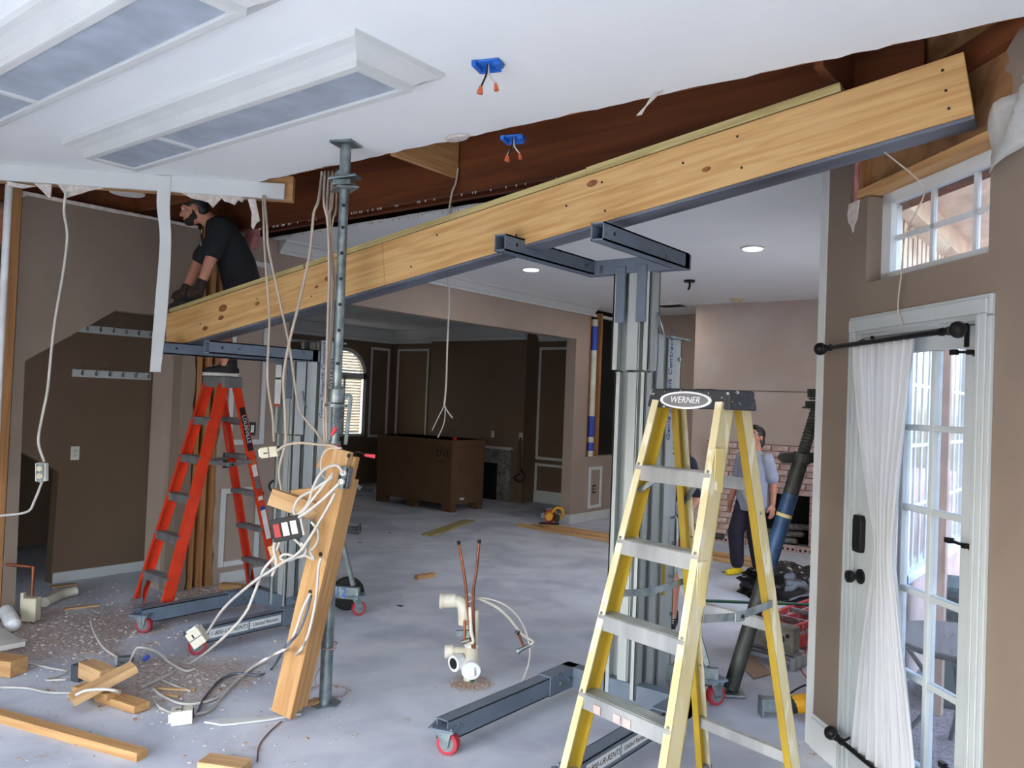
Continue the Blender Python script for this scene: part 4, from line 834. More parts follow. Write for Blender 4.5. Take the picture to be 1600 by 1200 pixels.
def heading(f): return math.atan2(f[1], f[0])
# ---- person in grey shirt walking in the far room
q = fl(1172, 899)
p2 = thing('person', 'person in grey T-shirt, dark trousers and yellow socks walking and looking up', 'person', (q.x, q.y, 0), heading((-.37, -.93)))
b = MB(); HM = head(b, (-.01, 0, 1.405), .15, .22, .95)
b.caps((-.02, 0, 1.22), .062, (-.025, 0, 1.34), .052)
rings(b, [((0, 0, .74), .10, .13), ((-.01, 0, .85), .10, .145), ((0, 0, 1.0), .10, .135), ((.01, 0, 1.14), .105, .155), ((0, 0, 1.22), .085, .16), ((0, 0, 1.26), .05, .08)])
AR = {1: [(-.01, .165, 1.19), (-.055, .215, .955), (-.03, .235, .745)], -1: [(-.01, -.165, 1.19), (.0, -.215, .96), (.07, -.22, .76)]}
for s, (sh, el, wr) in AR.items():
    b.caps(sh, .05, el, .040); b.caps(el, .040, wr, .026); hand(b, V(wr), V(wr)-V(el), (0, -s, 0), (1, 0, 0), .165, .45)
LG = {1: [(0, .075, .78), (.035, .08, .42), (-.03, .085, .07)], -1: [(0, -.075, .78), (.14, -.08, .43), (.10, -.085, .075)]}
for s, (hp, kn, an) in LG.items():
    b.caps(hp, .085, kn, .055); b.caps(kn, .055, an, .036); b.caps(V(an)+V((-.03, 0, -.035)), .033, V(an)+V((.12, 0, -.045)), .024)
blob('body', b, m_skin, p2, .008, 2)
face(p2, HM, True)
h = MB(); h.ell(HM @ V((-.026, 0, .036)), (.098, .086, .092), HM.to_3x3()); h.ell(HM @ V((-.065, 0, -.04)), (.055, .078, .09), HM.to_3x3()); h.ell(HM @ V((.03, 0, .10)), (.06, .062, .028), HM.to_3x3()); h.caps(HM @ V((-.085, 0, -.06)), .045, HM @ V((-.10, 0, -.12)), .03); blob('hair', h, m_hair, p2, .008, 3)
t = MB(); rings(t, [((.0, 0, .66), .135, .20), ((.0, 0, .72), .13, .195), ((0, 0, .9), .125, .18), ((.01, 0, 1.08), .125, .178), ((.0, 0, 1.2), .105, .175), ((0, 0, 1.265), .065, .09)])
for s in (1, -1): sh, el, wr = [V(x) for x in AR[s]]; t.caps(sh, .066, sh.lerp(el, .78), .068)
blob('t_shirt', t, m_shirtg, p2, .009, 4)
lg = MB(); lg.prism([(-.02, .06), (.03, .06), (0, .03), (.045, -.01), (.01, -.01), (-.025, .025)], (.1315, .045, 1.06), (0, 1, 0), (0, 0, 1), .003); tag(lg.build('shirt_print', m_blue, p2, local=True), 'blue print on the chest')
t = MB()
rings(t, [((0, 0, .66), .11, .15), ((0, 0, .8), .115, .155), ((0, 0, .9), .105, .15)])
for s, (hp, kn, an) in LG.items(): t.caps(hp, .10, kn, .082); t.caps(kn, .082, V(an)+V((0, 0, .05)), .068)
blob('trousers', t, m_pants, p2, .009, 4)
for s, (hp, kn, an) in LG.items():
    t = MB(); t.caps(V(an)+V((0, 0, .03)), .041, V(an)+V((-.01, 0, -.02)), .043); t.caps(V(an)+V((-.035, 0, -.034)), .036, V(an)+V((.13, 0, -.045)), .028); t.caps(V(an)+V((.0, 0, -.04)), .032, V(an)+V((.1, .012, -.045)), .028); blob('sock', t, m_ysock, p2, .007, 2)
# ---- man on the orange ladder
zc = ozt+oh
p1 = thing('person', 'man in black T-shirt and work gloves standing on the orange ladder', 'person', (WM[OL].translation.x+.0, WM[OL].translation.y-.02, zc), heading((-.52, -.85)))
b = MB(); HM = head(b, (.245, 0, 1.285), -.15, -.28, 1.0)
b.caps((.09, 0, 1.18), .066, (.195, 0, 1.25), .058)
rings(b, [((-.13, 0, .66), .11, .15), ((-.12, 0, .78), .115, .16, .2), ((-.07, 0, .92), .115, .155, .3), ((.0, 0, 1.06), .12, .175, .4), ((.06, 0, 1.17), .10, .18, .5), ((.10, 0, 1.22), .06, .1, .5)])
AR = {1: [(.05, .195, 1.14), (.10, .245, .90), (.17, .22, .67)], -1: [(.06, -.19, 1.14), (.20, -.235, .92), (.29, -.20, .67)]}
for s, (sh, el, wr) in AR.items():
    b.caps(sh, .062, el, .048); b.caps(el, .048, wr, .032); hand(b, V(wr), V(wr)-V(el), (0, -s, 0), (1, 0, 0), .185, .6)
LG = {1: [(-.12, .09, .70), (.02, .10, .40), (-.05, .085, .09)], -1: [(-.12, -.09, .70), (.03, -.10, .40), (-.04, -.085, .09)]}
for s, (hp, kn, an) in LG.items(): b.caps(hp, .095, kn, .06); b.caps(kn, .062, V(kn).lerp(V(an), .4)+V((-.015, 0, 0)), .058); b.caps(V(kn).lerp(V(an), .4)+V((-.012, 0, 0)), .056, an, .04); b.caps(V(an), .038, V(an)+V((.10, 0, -.05)), .014)
blob('body', b, m_skin, p1, .008, 2)
face(p1, HM, False)
h = MB(); h.ell(HM @ V((-.022, 0, .042)), (.099, .084, .084), HM.to_3x3()); h.ell(HM @ V((-.06, 0, -.01)), (.05, .074, .075), HM.to_3x3()); blob('hair', h, m_hair, p1, .008, 3)
h = MB(); h.ell(HM @ V((.05, 0, -.085)), (.05, .052, .035), HM.to_3x3()); h.ell(HM @ V((.02, 0, -.06)), (.05, .0645, .04), HM.to_3x3()); h.ell(HM @ V((.005, 0, -.02)), (.016, .0765, .05), HM.to_3x3()); blob('beard', h, mat('dark_brown_beard', (44, 34, 28), .8), p1, .008, 2)
t = MB(); rings(t, [((-.16, 0, .56), .15, .205), ((-.14, 0, .70), .15, .20, .1), ((-.08, 0, .9), .145, .19, .3), ((-.0, 0, 1.05), .14, .195, .4), ((.055, 0, 1.16), .115, .195, .5), ((.105, 0, 1.225), .072, .1, .5)])
for s in (1, -1): sh, el, wr = [V(x) for x in AR[s]]; t.caps(sh, .078, sh.lerp(el, .85), .075)
blob('t_shirt', t, m_shirtk, p1, .009, 4)
t = MB(); rings(t, [((-.13, 0, .60), .12, .165), ((-.12, 0, .78), .12, .165)])
for s, (hp, kn, an) in LG.items(): t.caps(hp, .11, V(kn)+V((0, 0, .0)), .09)
blob('shorts', t, m_pants, p1, .009, 3)
for s in (1, -1):
    g = MB(); wr = V(AR[s][2]); el = V(AR[s][1]); g.caps(wr-(wr-el).normalized()*.03, .042, wr+(wr-el).normalized()*.02, .04); hand(g, wr, wr-el, (0, -s, 0), (1, 0, 0), .195, .6, 1.25); blob('glove', g, m_glove, p1, .008, 2)
for s, (hp, kn, an) in LG.items(): shoe(p1, (an[0]-.01, an[1], .002), -.1*s+.05, m_sole, m_shoe)
for k, (y, z) in enumerate(((.03, 1.10), (-.02, 1.10), (.06, 1.0))): MB().box((.055+.13+.0, .09+y*.5, z), (.004, .03, .022)).build('shirt_print', m_inkg, p1, local=True)
# ---- third person mostly hidden behind the right mast
q = V((-2.86, 5.56, 0))
p3 = thing('person', 'person in navy shirt and pale shorts mostly hidden behind the right lift mast', 'person', q, heading((.35, -.94)))
b = MB(); HM = head(b, (.16, 0, 1.47), 0, -.4, .98)
b.caps((.06, 0, 1.28), .062, (.12, 0, 1.40), .055)
rings(b, [((-.03, 0, .82), .11, .15), ((-.02, 0, .95), .11, .155), ((.02, 0, 1.1), .11, .155), ((.05, 0, 1.24), .10, .17), ((.06, 0, 1.32), .05, .09)])
AR = {1: [(.05, .19, 1.25), (.10, .25, 1.0), (.26, .20, .88)], -1: [(.05, -.19, 1.25), (.06, -.255, 1.0), (.17, -.245, .80)]}
for s, (sh, el, wr) in AR.items(): b.caps(sh, .056, el, .044); b.caps(el, .044, wr, .03); hand(b, V(wr), V(wr)-V(el), (0, -s, 0), (1, 0, 0), .18, .6)
LG = {1: [(-.02, .09, .84), (.03, .10, .46), (-.02, .10, .08)], -1: [(-.02, -.09, .84), (.03, -.10, .46), (-.02, -.10, .08)]}
for s, (hp, kn, an) in LG.items(): b.caps(hp, .09, kn, .06); b.caps(kn, .06, V(kn).lerp(V(an), .35), .058); b.caps(V(kn).lerp(V(an), .35), .058, an, .038); b.caps(V(an), .036, V(an)+V((.10, 0, -.045)), .014)
blob('body', b, m_skin, p3, .009, 2); face(p3, HM)
h = MB(); h.ell(HM @ V((-.022, 0, .042)), (.099, .084, .084), HM.to_3x3()); h.ell(HM @ V((-.06, 0, -.01)), (.05, .074, .075), HM.to_3x3()); blob('hair', h, m_hair, p3, .009, 3)
t = MB(); rings(t, [((-.03, 0, .78), .135, .18), ((-.02, 0, .95), .13, .18), ((.02, 0, 1.12), .13, .18), ((.05, 0, 1.25), .115, .185), ((.06, 0, 1.335), .065, .095)])
for s in (1, -1): sh, el, wr = [V(x) for x in AR[s]]; t.caps(sh, .07, sh.lerp(el, .8), .068)
blob('t_shirt', t, m_navy, p3, .01, 4)
t = MB(); rings(t, [((-.02, 0, .76), .12, .16), ((-.02, 0, .92), .115, .155)])
for s, (hp, kn, an) in LG.items(): t.caps(hp, .105, V(kn)+V((0, 0, .06)), .09)
blob('shorts', t, m_short, p3, .01, 3)
for s, (hp, kn, an) in LG.items(): shoe(p3, (an[0]-.01, an[1], .0), 0, m_sole, m_shoe)
# ================================================================== CEILING THINGS
def fluorescent(dy, label):
    x0, x1, y0, y1, z0 = -4.75, -2.44, 2.05+dy, 2.35+dy, 2.955
    r = thing('fluorescent_fixture', label, 'ceiling light', ((x0+x1)/2, (y0+y1)/2, z0), group='boxed fluorescent ceiling lights')
    F = .035
    for a in ((x0, x1, y0, y0+F), (x0, x1, y1-F, y1), (x0, x0+F, y0+F, y1-F), (x1-F, x1, y0+F, y1-F), ((x0+x1)/2-.45, (x0+x1)/2-.42, y0+F, y1-F)): MB().bb(*a, z0, z0+.03).build('frame_bar', m_trim, r, bev=.004)
    ms = [(x0+F, (x0+x1)/2-.45), ((x0+x1)/2-.42, x1-F)]
    for a, b in ms: MB().bb(a, b, y0+F, y1-F, z0+.012, z0+.018).build('diffuser_panel', m_diff, r)
    for (ax0, ay0, ax1, ay1) in ((x0, y0, x1, y0), (x1, y0, x1, y1), (x1, y1, x0, y1), (x0, y1, x0, y0)):
        d = V((ax1-ax0, ay1-ay0, 0)).normalized(); n = V((d.y, -d.x, 0)); m = MB(); pr_ = [(0, 0), (.004, .0), (.006, .028), (.03, .045), (.065, .062), (.09, .07), (.095, .095), (0, .095)]
        A = V((ax0, ay0, z0)); B = V((ax1, ay1, z0)); k = len(pr_); vs = [A+n*o-d*o+V((0, 0, h)) for o, h in pr_]+[B+n*o+d*o+V((0, 0, h)) for o, h in pr_]
        m.add(vs, [(i, (i+1) % k, k+(i+1) % k, k+i) for i in range(k)]+[tuple(range(k))[::-1], tuple(range(k, 2*k))]).build('crown_side', m_trim, r)
fluorescent(0, 'long white boxed ceiling light with grey panels, the one nearer the steel post')
fluorescent(-.80, 'long white boxed ceiling light cut off by the top left of the picture')
def can(x, y, lab, w=8):
    r = thing('recessed_light', lab, 'ceiling light', (x, y, CEIL-.012), group='lit recessed ceiling lights')
    MB().lathe([(.10, .004), (.10, .012), (.075, .012), (.075, .004)], T(x, y, CEIL-.016), 28).build('trim_ring', m_trim, r, smooth=True)
    MB().lathe([(.074, .002), (.074, .006)], T(x, y, CEIL-.0205), 28).build('lens', m_lamp, r)
    l = bpy.data.lights.new('recessed_bulb', 'AREA'); l.shape = 'DISK'; l.size = .13; l.energy = w; l.color = (1, .96, .9); o = bpy.data.objects.new('recessed_bulb', l); COL.objects.link(o); place(o, T(x, y, CEIL-.024), r)
can(-2.61, 6.56, 'lit recessed light to the right of the tall lift mast'); can(-5.0, 6.63, 'lit recessed light left of the lift fork, below the beam'); can(-5.08, 9.38, 'small lit recessed light right behind the tall lift mast')
can(-1.9, 8.6, 'lit recessed light hidden behind the angled wall')
tag(MB().lathe([(.002, -.052), (.04, -.045), (.055, -.02), (.058, -.012), (.085, -.008), (.085, 0)], T(-3.98, 9.9-.35, CEIL), 24).build('smoke_detector', m_smoke, smooth=True), 'yellowed round detector on the ceiling by the fireplace wall', 'smoke detector')
r = thing('ceiling_vent', 'dark slotted vent on the far white ceiling', 'vent', (-5.0, 9.8, CEIL-.014)); MB().bb(-5.2, -4.8, 9.68, 9.92, CEIL-.014, CEIL).build('frame', m_trim, r)
for i in range(6): MB().bb(-5.17, -4.83, 9.70+.035*i, 9.72+.035*i, CEIL-.02, CEIL-.0135).build('slat', m_ink, r)
r = thing('bare_ceiling_box', 'dark open fixture box with a wire stub on the far ceiling', 'electrical box', (-3.86, 7.96, CEIL-.02)); MB().lathe([(.06, 0), (.06, .02)], T(-3.86, 7.96, CEIL-.02), 16).build('box_rim', m_blk, r); MB().tube(spline([(-3.86, 7.96, CEIL-.02), (-3.85, 7.95, CEIL-.06), (-3.87, 7.96, CEIL-.10)]), .012, 6).build('wire_stub', m_blk, r)
for cx, cy, lab in ((-2.12, 2.465, 'blue plastic ceiling box with orange wire nuts on the white ceiling'), (-2.56, 3.20, 'blue plastic box with orange wire nuts hanging below the joist edge')):
    z = CEIL-.002 if cy < 3 else CEIL-.02; r = thing('ceiling_box', lab, 'electrical box', (cx, cy, z-.02))
    m = MB(); R_ = RZ(.3).to_3x3()
    m.box((cx, cy, z-.004), (.12, .07, .008), R_); m.box(V((cx, cy, z-.014))+R_ @ V((-.045, .0, 0)), (.02, .09, .022), R_); m.box(V((cx, cy, z-.012))+R_ @ V((.045, .0, 0)), (.03, .05, .02), R_); m.box(V((cx, cy, z-.016))+R_ @ V((0, .035, 0)), (.09, .01, .026), R_); m.build('box_body', m_blue, r, bev=.003)
    for k, (ox, oy) in enumerate(((-.03, .0), (-.012, -.02), (.03, .01))):
        b = V((cx+ox*1.2, cy+oy, z-.09-.012*(k % 2))); MB().tube(spline([(cx, cy, z-.005), (cx+ox*.2, cy+oy*.3, z-.05), b]), .004, 6).build('wire', m_cable if k != 1 else m_ink, r)
        MB().cyl(b, b-V((-ox*.2, 0, .03)), .006, 8, .011).build('wire_nut', m_wnut, r, smooth=True)
for k in range(3):
    a = V((-1.70+.02*k, 3.10, CEIL-.0)); tag(MB().tube(spline([a, a+V((-.03-.015*k, 0, -.04)), a+V((-.07-.03*k, .01, -.085))]), .0035, 6).build('cut_cable', m_cable), ('left', 'middle', 'right')[k]+'most of three short cut white wires at the ceiling edge above the beam', 'cable')
tag(MB().lathe([(.001, -.012), (.05, -.01), (.06, 0), (.04, .004)], T(-2.85, 3.09, CEIL-.006) @ Matrix.Diagonal((1.4, .7, 1, 1)), 14).build('plaster_lump', m_gyped), 'white plaster lump stuck to the cut ceiling edge', 'plaster')
# recessed can housing and duct seen over the stair wall
r = thing('can_housing', 'uncovered round light housing over the stair wall', 'ceiling light', (-5.55, 2.75, 3.02)); q = V((-5.62, 2.72, 3.02))
MB().lathe([(.10, 0), (.115, .0), (.115, .012), (.09, .012), (.085, .16), (.02, .17)], T(q), 22).build('trim_ring', m_pvcw, r, smooth=True); MB().bb(q.x-.25, q.x+.12, q.y-.09, q.y-.07, q.z+.06, q.z+.10).build('hanger_bar', m_galv, r)
# hanging trim strip and torn pieces
a = dg(1.665, 3.04, .03); pts = [a, a+V((.0, 0, -.2)), a+V((.02, .015, -.42)), a+V((.02, .01, -.8)), a+V((.0, 0, -1.27))]; pts = spline(pts, 5); mb = MB(); vs = []
for i, p in enumerate(pts):
    w = .036+.003*math.sin(i*.5); e_ = (WR*math.cos(.25+.03*i)+WF*math.sin(.25+.03*i)); vs += [p-e_*w, p+e_*w, p+e_*w+WF*.009, p-e_*w+WF*.009]
n = len(pts); mb.add(vs, [(4*i+j, 4*i+(j+1) % 4, 4*i+4+(j+1) % 4, 4*i+4+j) for i in range(n-1) for j in range(4)]+[(0, 1, 2, 3), tuple(4*(n-1)+j for j in (3, 2, 1, 0))])
tag(mb.build('hanging_trim_strip', m_trim), 'long white trim strip hanging down from the header board', 'trim strip')
q = apl(388, 312, DA, DN); tag(MB().prism([(0, 0), (.05, .0), (.085, -.14), (.06, -.16), (.045, -.20), (.03, -.18), (.03, -.09)], q, WR, (0, 0, 1), .012).build('hanging_trim_strip', m_gyped), 'short torn white strip dangling behind the man', 'trim strip')
tag(MB().bb(-5.95, -5.83, 3.86, 3.96, 2.86, 3.3).build('insulation_batt', m_pink, bev=.03), 'pink insulation batt above the wall behind the man', 'insulation')
# plastic sheet at the upper right
mb = MB(); N1 = 9; vs = []
for i in range(N1):
    for j in range(N1):
        u = i/(N1-1); v = j/(N1-1); s = 1.235+u*(.26+.10*v); z = 2.80-v*(.24-.16*u)+.05*u; vs.append(dw(s, z-.06*u*v, .03+.035*math.sin(i*1.3+j*.8)*(.3+u)))
mb.add(vs, [(i*N1+j, i*N1+j+1, (i+1)*N1+j+1, (i+1)*N1+j) for i in range(N1-1) for j in range(N1-1)])
o = mb.build('plastic_sheet', m_plast, smooth='all'); sm = o.modifiers.new('s', 'SOLIDIFY'); sm.thickness = .002; tag(o, 'crumpled clear plastic sheet hanging at the upper right', 'plastic sheet')
# ================================================================== DOOR DRESSING
def rod(label, s0, z0, s1, z1, off, brk):
    r = thing('curtain_rod', label, 'curtain rod', dw((s0+s1)/2, (z0+z1)/2, off)); A = dw(s0, z0, off); B = dw(s1, z1, off); e = (B-A).normalized()
    MB().cyl(A, B, .011, 12).build('rod_tube', m_blk, r, smooth=True)
    for q, d in ((A, -1), (B, 1)):
        M_ = frame(e*d, z=(0, 0, 1), o=q) @ Matrix.Rotation(math.radians(90), 4, 'Y'); MB().lathe([(.012, -.02), (.017, -.015), (.017, 0), (.012, .006), (.022, .014), (.031, .03), (.032, .042), (.022, .06), (.006, .066)], M_, 20).build('finial', m_blk, r, smooth=True)
        MB().cyl(q-e*d*.06, q-e*d*.045, .016, 12).build('rod_ring', m_blk, r, smooth=True)
    for s in brk:
        q = dw(s, z0+(z1-z0)*(s-s0)/(s1-s0), off); w = dw(s, z0+.0, -.006); b = MB(); b.tube(spline([q, q+(w-q)*.5+V((0, 0, .02)), w+WN*.01]), .006, 8); b.box(w+V((0, 0, 0))+WN*.005, (.018, .008, .09), MK.to_3x3()); b.build('bracket', m_blk, r)
    return r
rod('black curtain rod with ball ends across the top of the glass door', .20, 1.99, 1.13, 2.0, .085, (.47, 1.10)); rod('black curtain rod low on the glass door, partly out of frame', .41, .205, 1.12, .20, .085, (.47, 1.05))
def curtain():
    prof = [(1.995, .445, .905), (1.9, .455, .89), (1.7, .50, .865), (1.5, .555, .835), (1.31, .61, .81), (1.14, .665, .795), (1.05, .665, .80), (.95, .645, .825), (.76, .605, .865), (.55, .565, .92), (.38, .54, .965), (.20, .52, 1.0)]
    Z = [p[0] for p in prof]; NU = 90; NV = 60; vs = []
    for j in range(NV+1):
        z = 1.995-(1.995-.2)*j/NV; k = max(i for i in range(len(Z)-1) if Z[i] >= z-1e-9); t = (Z[k]-z)/(Z[k]-Z[k+1]); l = prof[k][1]+(prof[k+1][1]-prof[k][1])*t; r_ = prof[k][2]+(prof[k+1][2]-prof[k][2])*t
        sq = (r_-l)/.48
        for i in range(NU+1):
            u = i/NU; off = .072+.012*math.sin(u*46+.6*math.sin(j*.12))+.006*math.sin(u*97+j*.05)+.02*(1-sq)*math.sin(u*math.pi)
            vs.append(dw(l+(r_-l)*(u+.008*math.sin(u*60+j*.1)), z, off))
    mb = MB(); W_ = NU+1; mb.add(vs, [(j*W_+i, j*W_+i+1, (j+1)*W_+i+1, (j+1)*W_+i) for j in range(NV) for i in range(NU)])
    return mb
mb = curtain(); r = thing('door_curtain', 'sheer white curtain gathered in the middle over the glass door', 'curtain', dw(.7, .2, .08)); o = mb.build('curtain_cloth', m_sheer, r, smooth='all'); sm = o.modifiers.new('s', 'SOLIDIFY'); sm.thickness = .0015
nt = m_sheer.node_tree; B_ = nt.nodes['Principled BSDF']; tr = nt.nodes.new('ShaderNodeBsdfTranslucent'); tr.inputs[0].default_value = (.85, .87, .9, 1); mx = nt.nodes.new('ShaderNodeMixShader'); mx.inputs[0].default_value = .35
nt.links.new(B_.outputs[0], mx.inputs[1]); nt.links.new(tr.outputs[0], mx.inputs[2]); nt.links.new(mx.outputs[0], nt.nodes['Material Output'].inputs[0])
tt = thing('orange_wire', 'thin pale wire hanging from the beam past the transom to the door top', 'cable', dw(.7, 2.1, .02)); 
MB().tube(spline([V((-.83, 3.37, 2.73))] + [apl(x_, y_, WO+WN*.035, WN) for x_, y_ in ((1441, 290), (1432, 330), (1415, 365), (1408, 430), (1403, 480), (1411, 508))]), .0032, 6).build('wire', m_cableb, tt)
# ================================================================== CLOSET AND WALL PLATES
for lab, p0, p1 in (('white rail of coat hooks high in the under-stair closet', (125, 512), (240, 525)), ('white rail of coat hooks lower in the under-stair closet', (117, 582), (236, 590))):
    A = ax(*p0, -7.13); B = ax(*p1, -7.13); z = (A.z+B.z)/2; r = thing('hook_rail', lab, 'hook rail', (-7.13, (A.y+B.y)/2, z)); MB().bb(-7.14, -7.122, A.y-.02, B.y, z-.03, z+.035).build('rail_board', m_trim, r, bev=.003)
    for i in range(6):
        y = A.y+.05+(B.y-A.y-.09)*i/5; MB().tube(spline([(-7.122, y, z+.01), (-7.10, y, z+.02), (-7.075, y, z+.055), (-7.08, y, z+.075)]), .005, 6).build('coat_hook', m_galv, r); MB().tube(spline([(-7.122, y, z), (-7.095, y, z-.01), (-7.09, y, z+.012)]), .005, 6).build('coat_hook', m_galv, r)
def plate(lab, o, u, n, w, h, gang, mp, mi, kind='switch'):
    u = V(u); n = V(n); M = frame(u, y=(0, 0, 1), o=o); 
    if M.to_3x3().col[2].dot(n) < 0: M = frame(-u, y=(0, 0, 1), o=o)
    r = thing('wall_plate', lab, kind, M=M); MB().bb(-w/2, w/2, -h/2, h/2, 0, .006).build('cover_plate', mp, r, local=True, bev=.002)
    for i in range(gang):
        x = (i-(gang-1)/2)*.046
        if kind == 'switch': MB().bb(x-.015, x+.015, -.032, .032, .006, .010).build('rocker', mi, r, local=True, bev=.001)
        else:
            for s in (-1, 1): MB().lathe([(.015, .006), (.015, .009)], T(x, s*.02, 0), 14).build('receptacle_face', mi, r, local=True)
    return r
plate('white outlet cover low on the closet back wall', ax(117, 708, -7.139), (0, 1, 0), (1, 0, 0), .07, .115, 1, m_white, m_ivory, 'outlet')
plate('dark two-gang rocker switch plate by the orange ladder', ax(390, 670, -6.199), (0, 1, 0), (1, 0, 0), .118, .118, 2, m_blk, m_white)
tag(MB().bb(-6.2, -6.19, 3.935, 4.0, 1.0, 1.13).bb(-6.19, -6.188, 3.94, 3.995, 1.005, 1.125).build('open_wall_box', m_ink), 'open black box hole in the wainscot wall behind the orange ladder', 'electrical box')
plate('black outlet plate on the dark room wall under the panel', ay(844, 776, 10.899), (1, 0, 0), (0, -1, 0), .12, .08, 1, m_blk, m_white, 'outlet'); plate('black outlet plate beside the far pillar', V((XL+.001, 9.93, .45)), (0, 1, 0), (1, 0, 0), .075, .12, 1, m_blk, m_white, 'outlet')
plate('white plate above the dark room fireplace', V((-8.63, 10.549, 1.10)), (1, 0, 0), (0, -1, 0), .07, .11, 1, m_white, m_ivory, 'outlet'); plate('white plate at the right edge of the dark chimney breast', V((-8.03, 10.549, 1.10)), (1, 0, 0), (0, -1, 0), .07, .11, 1, m_white, m_ivory, 'outlet')
tag(MB().tube(spline([V((-8.03, 10.54, 1.08)), V((-8.02, 10.50, .95)), V((-8.0, 10.5, .7)), V((-7.98, 10.48, .5)), V((-8.08, 10.46, .42)), V((-7.95, 10.46, .36)), V((-7.88, 10.48, .48)), V((-8.0, 10.5, .58))]), .016, 6).build('dark_cord', m_cord), 'bunched black cord hanging on the dark chimney breast', 'cord')
# ================================================================== DARK ROOM: CARTON, FIREPLACE
A = fl(703, 801); bw = 1.60; bd = .74; hh = 1.06
r = thing('carton', 'large brown cardboard carton on pallet feet in the dark room', 'box', (A.x-bw/2, A.y+bd/2, 0))
MB().bb(A.x-bw, A.x, A.y, A.y+bd, .11, hh).build('carton_body', m_card, r, bev=.006); MB().bb(A.x-bw-.01, A.x+.01, A.y-.01, A.y+bd+.01, hh-.10, hh).build('carton_lid', m_card, r, bev=.006)
for x in (A.x-bw+.09, A.x-bw*.52, A.x-.09):
    for y in (A.y+.07, A.y+bd-.07): MB().bb(x-.09, x+.09, y-.06, y+.06, 0, .11).build('pallet_foot', m_card, r)
text('carton_lettering', 'OVE', .16, m_ink, T(A.x-.19, A.y-.001, hh-.21) @ Matrix.Rotation(math.radians(90), 4, 'X'), r); MB().bb(A.x-.30, A.x-.08, A.y-.002, A.y-.0005, hh-.33, hh-.32).build('printed_line', m_ink, r); MB().bb(A.x-.23, A.x-.17, A.y-.002, A.y-.0005, hh-.115, hh-.11).build('printed_line', m_ink, r)
MB().bb(A.x+.0005, A.x+.002, A.y+.2, A.y+.3, .17, .20).build('white_tag', m_label, r)
tag(MB().bb(A.x-.10, A.x-.04, A.y+.08, A.y+.14, hh, hh+.04).build('small_red_gadget', m_redp, bev=.01), 'small dark red gadget lying on the carton lid', 'gadget')
r = thing('stone_fireplace', 'mottled grey marble fireplace surround in the dark room', 'fireplace', (-9.0, 10.5, 0))
for x0, x1, z0, z1 in ((-8.46, -8.2, 0, .62), (-9.8, -9.54, 0, .62), (-9.8, -8.2, .62, .86)): MB().bb(x0, x1, 10.49, 10.55, z0, z1).build('marble_slab', m_stone, r, bev=.004)
MB().bb(-9.54, -8.46, 10.543, 10.549, 0, .62).build('firebox', m_soot, r); MB().bb(-9.83, -8.17, 10.485, 10.549, .86, .90).build('marble_slab', m_gyped, r)
# ================================================================== FAR ROOM: BRICK FIREPLACE
r = thing('brick_fireplace', 'pinkish brick fireplace with black firebox in the far room', 'fireplace', (-3.5, YF-.04, 0))
FX0, FX1, OX0, OX1, OZ = -4.45, -2.65, -4.0, -3.1, .70
mb = MB()
for x0, x1, z0, z1 in ((FX0, OX0, 0, 1.26), (OX1, FX1, 0, 1.26), (OX0, OX1, OZ, 1.26)): mb.bb(x0, x1, YF-.05, YF-.001, z0, z1)
mb.build('mortar_bed', m_mort, r)
MB().bb(OX0, OX1, 10.40, 10.42, 0, OZ).build('firebox', m_soot, r)
brk = None; bw_, bh_ = .205, .066
for row in range(17):
    z = .004+row*.074
    if z+bh_ > 1.27: break
    x = FX0-(.105 if row % 2 else 0)
    while x < FX1:
        a, b = max(x, FX0), min(x+bw_, FX1); segs = [(a, b)]
        if z < OZ-.03: segs = [(a, min(b, OX0)), (max(a, OX1), b)]
        for s0, s1 in segs:
            if s1-s0 > .03:
                M_ = T((s0+s1)/2, YF-.058+random.uniform(-.005, .005), z+bh_/2) @ Matrix.Diagonal(((s1-s0)/bw_, 1, 1, 1))
                if brk is None: brk = MB().box((0, 0, 0), (bw_, .04, bh_)).build('brick', m_brick, r, M=M_)
                else: dup(brk, M_, r)
        x += bw_+.012
for i in range(8):
    x = -4.35+i*.21; h_ = MB().box((x, YF-.16, .035), (.20, .1, .07)).build('hearth_brick', m_brick, r, bev=.004)
    for k in (-.06, 0, .06): MB().cyl((x+k, YF-.2105, .035), (x+k, YF-.2095, .035), .016, 10).build('core_hole', m_ink, h_)
for i in range(3): tag(MB().caps((-3.9+.2*i, YF+.22, .05+.095*i), .045, (-3.4+.08*i, YF+.34, .05+.095*i), .038).build('firewood_log', m_stone, smooth='all'), ('lowest', 'middle', 'topmost')[i]+' charred log inside the brick firebox', 'log', 'logs in the firebox')
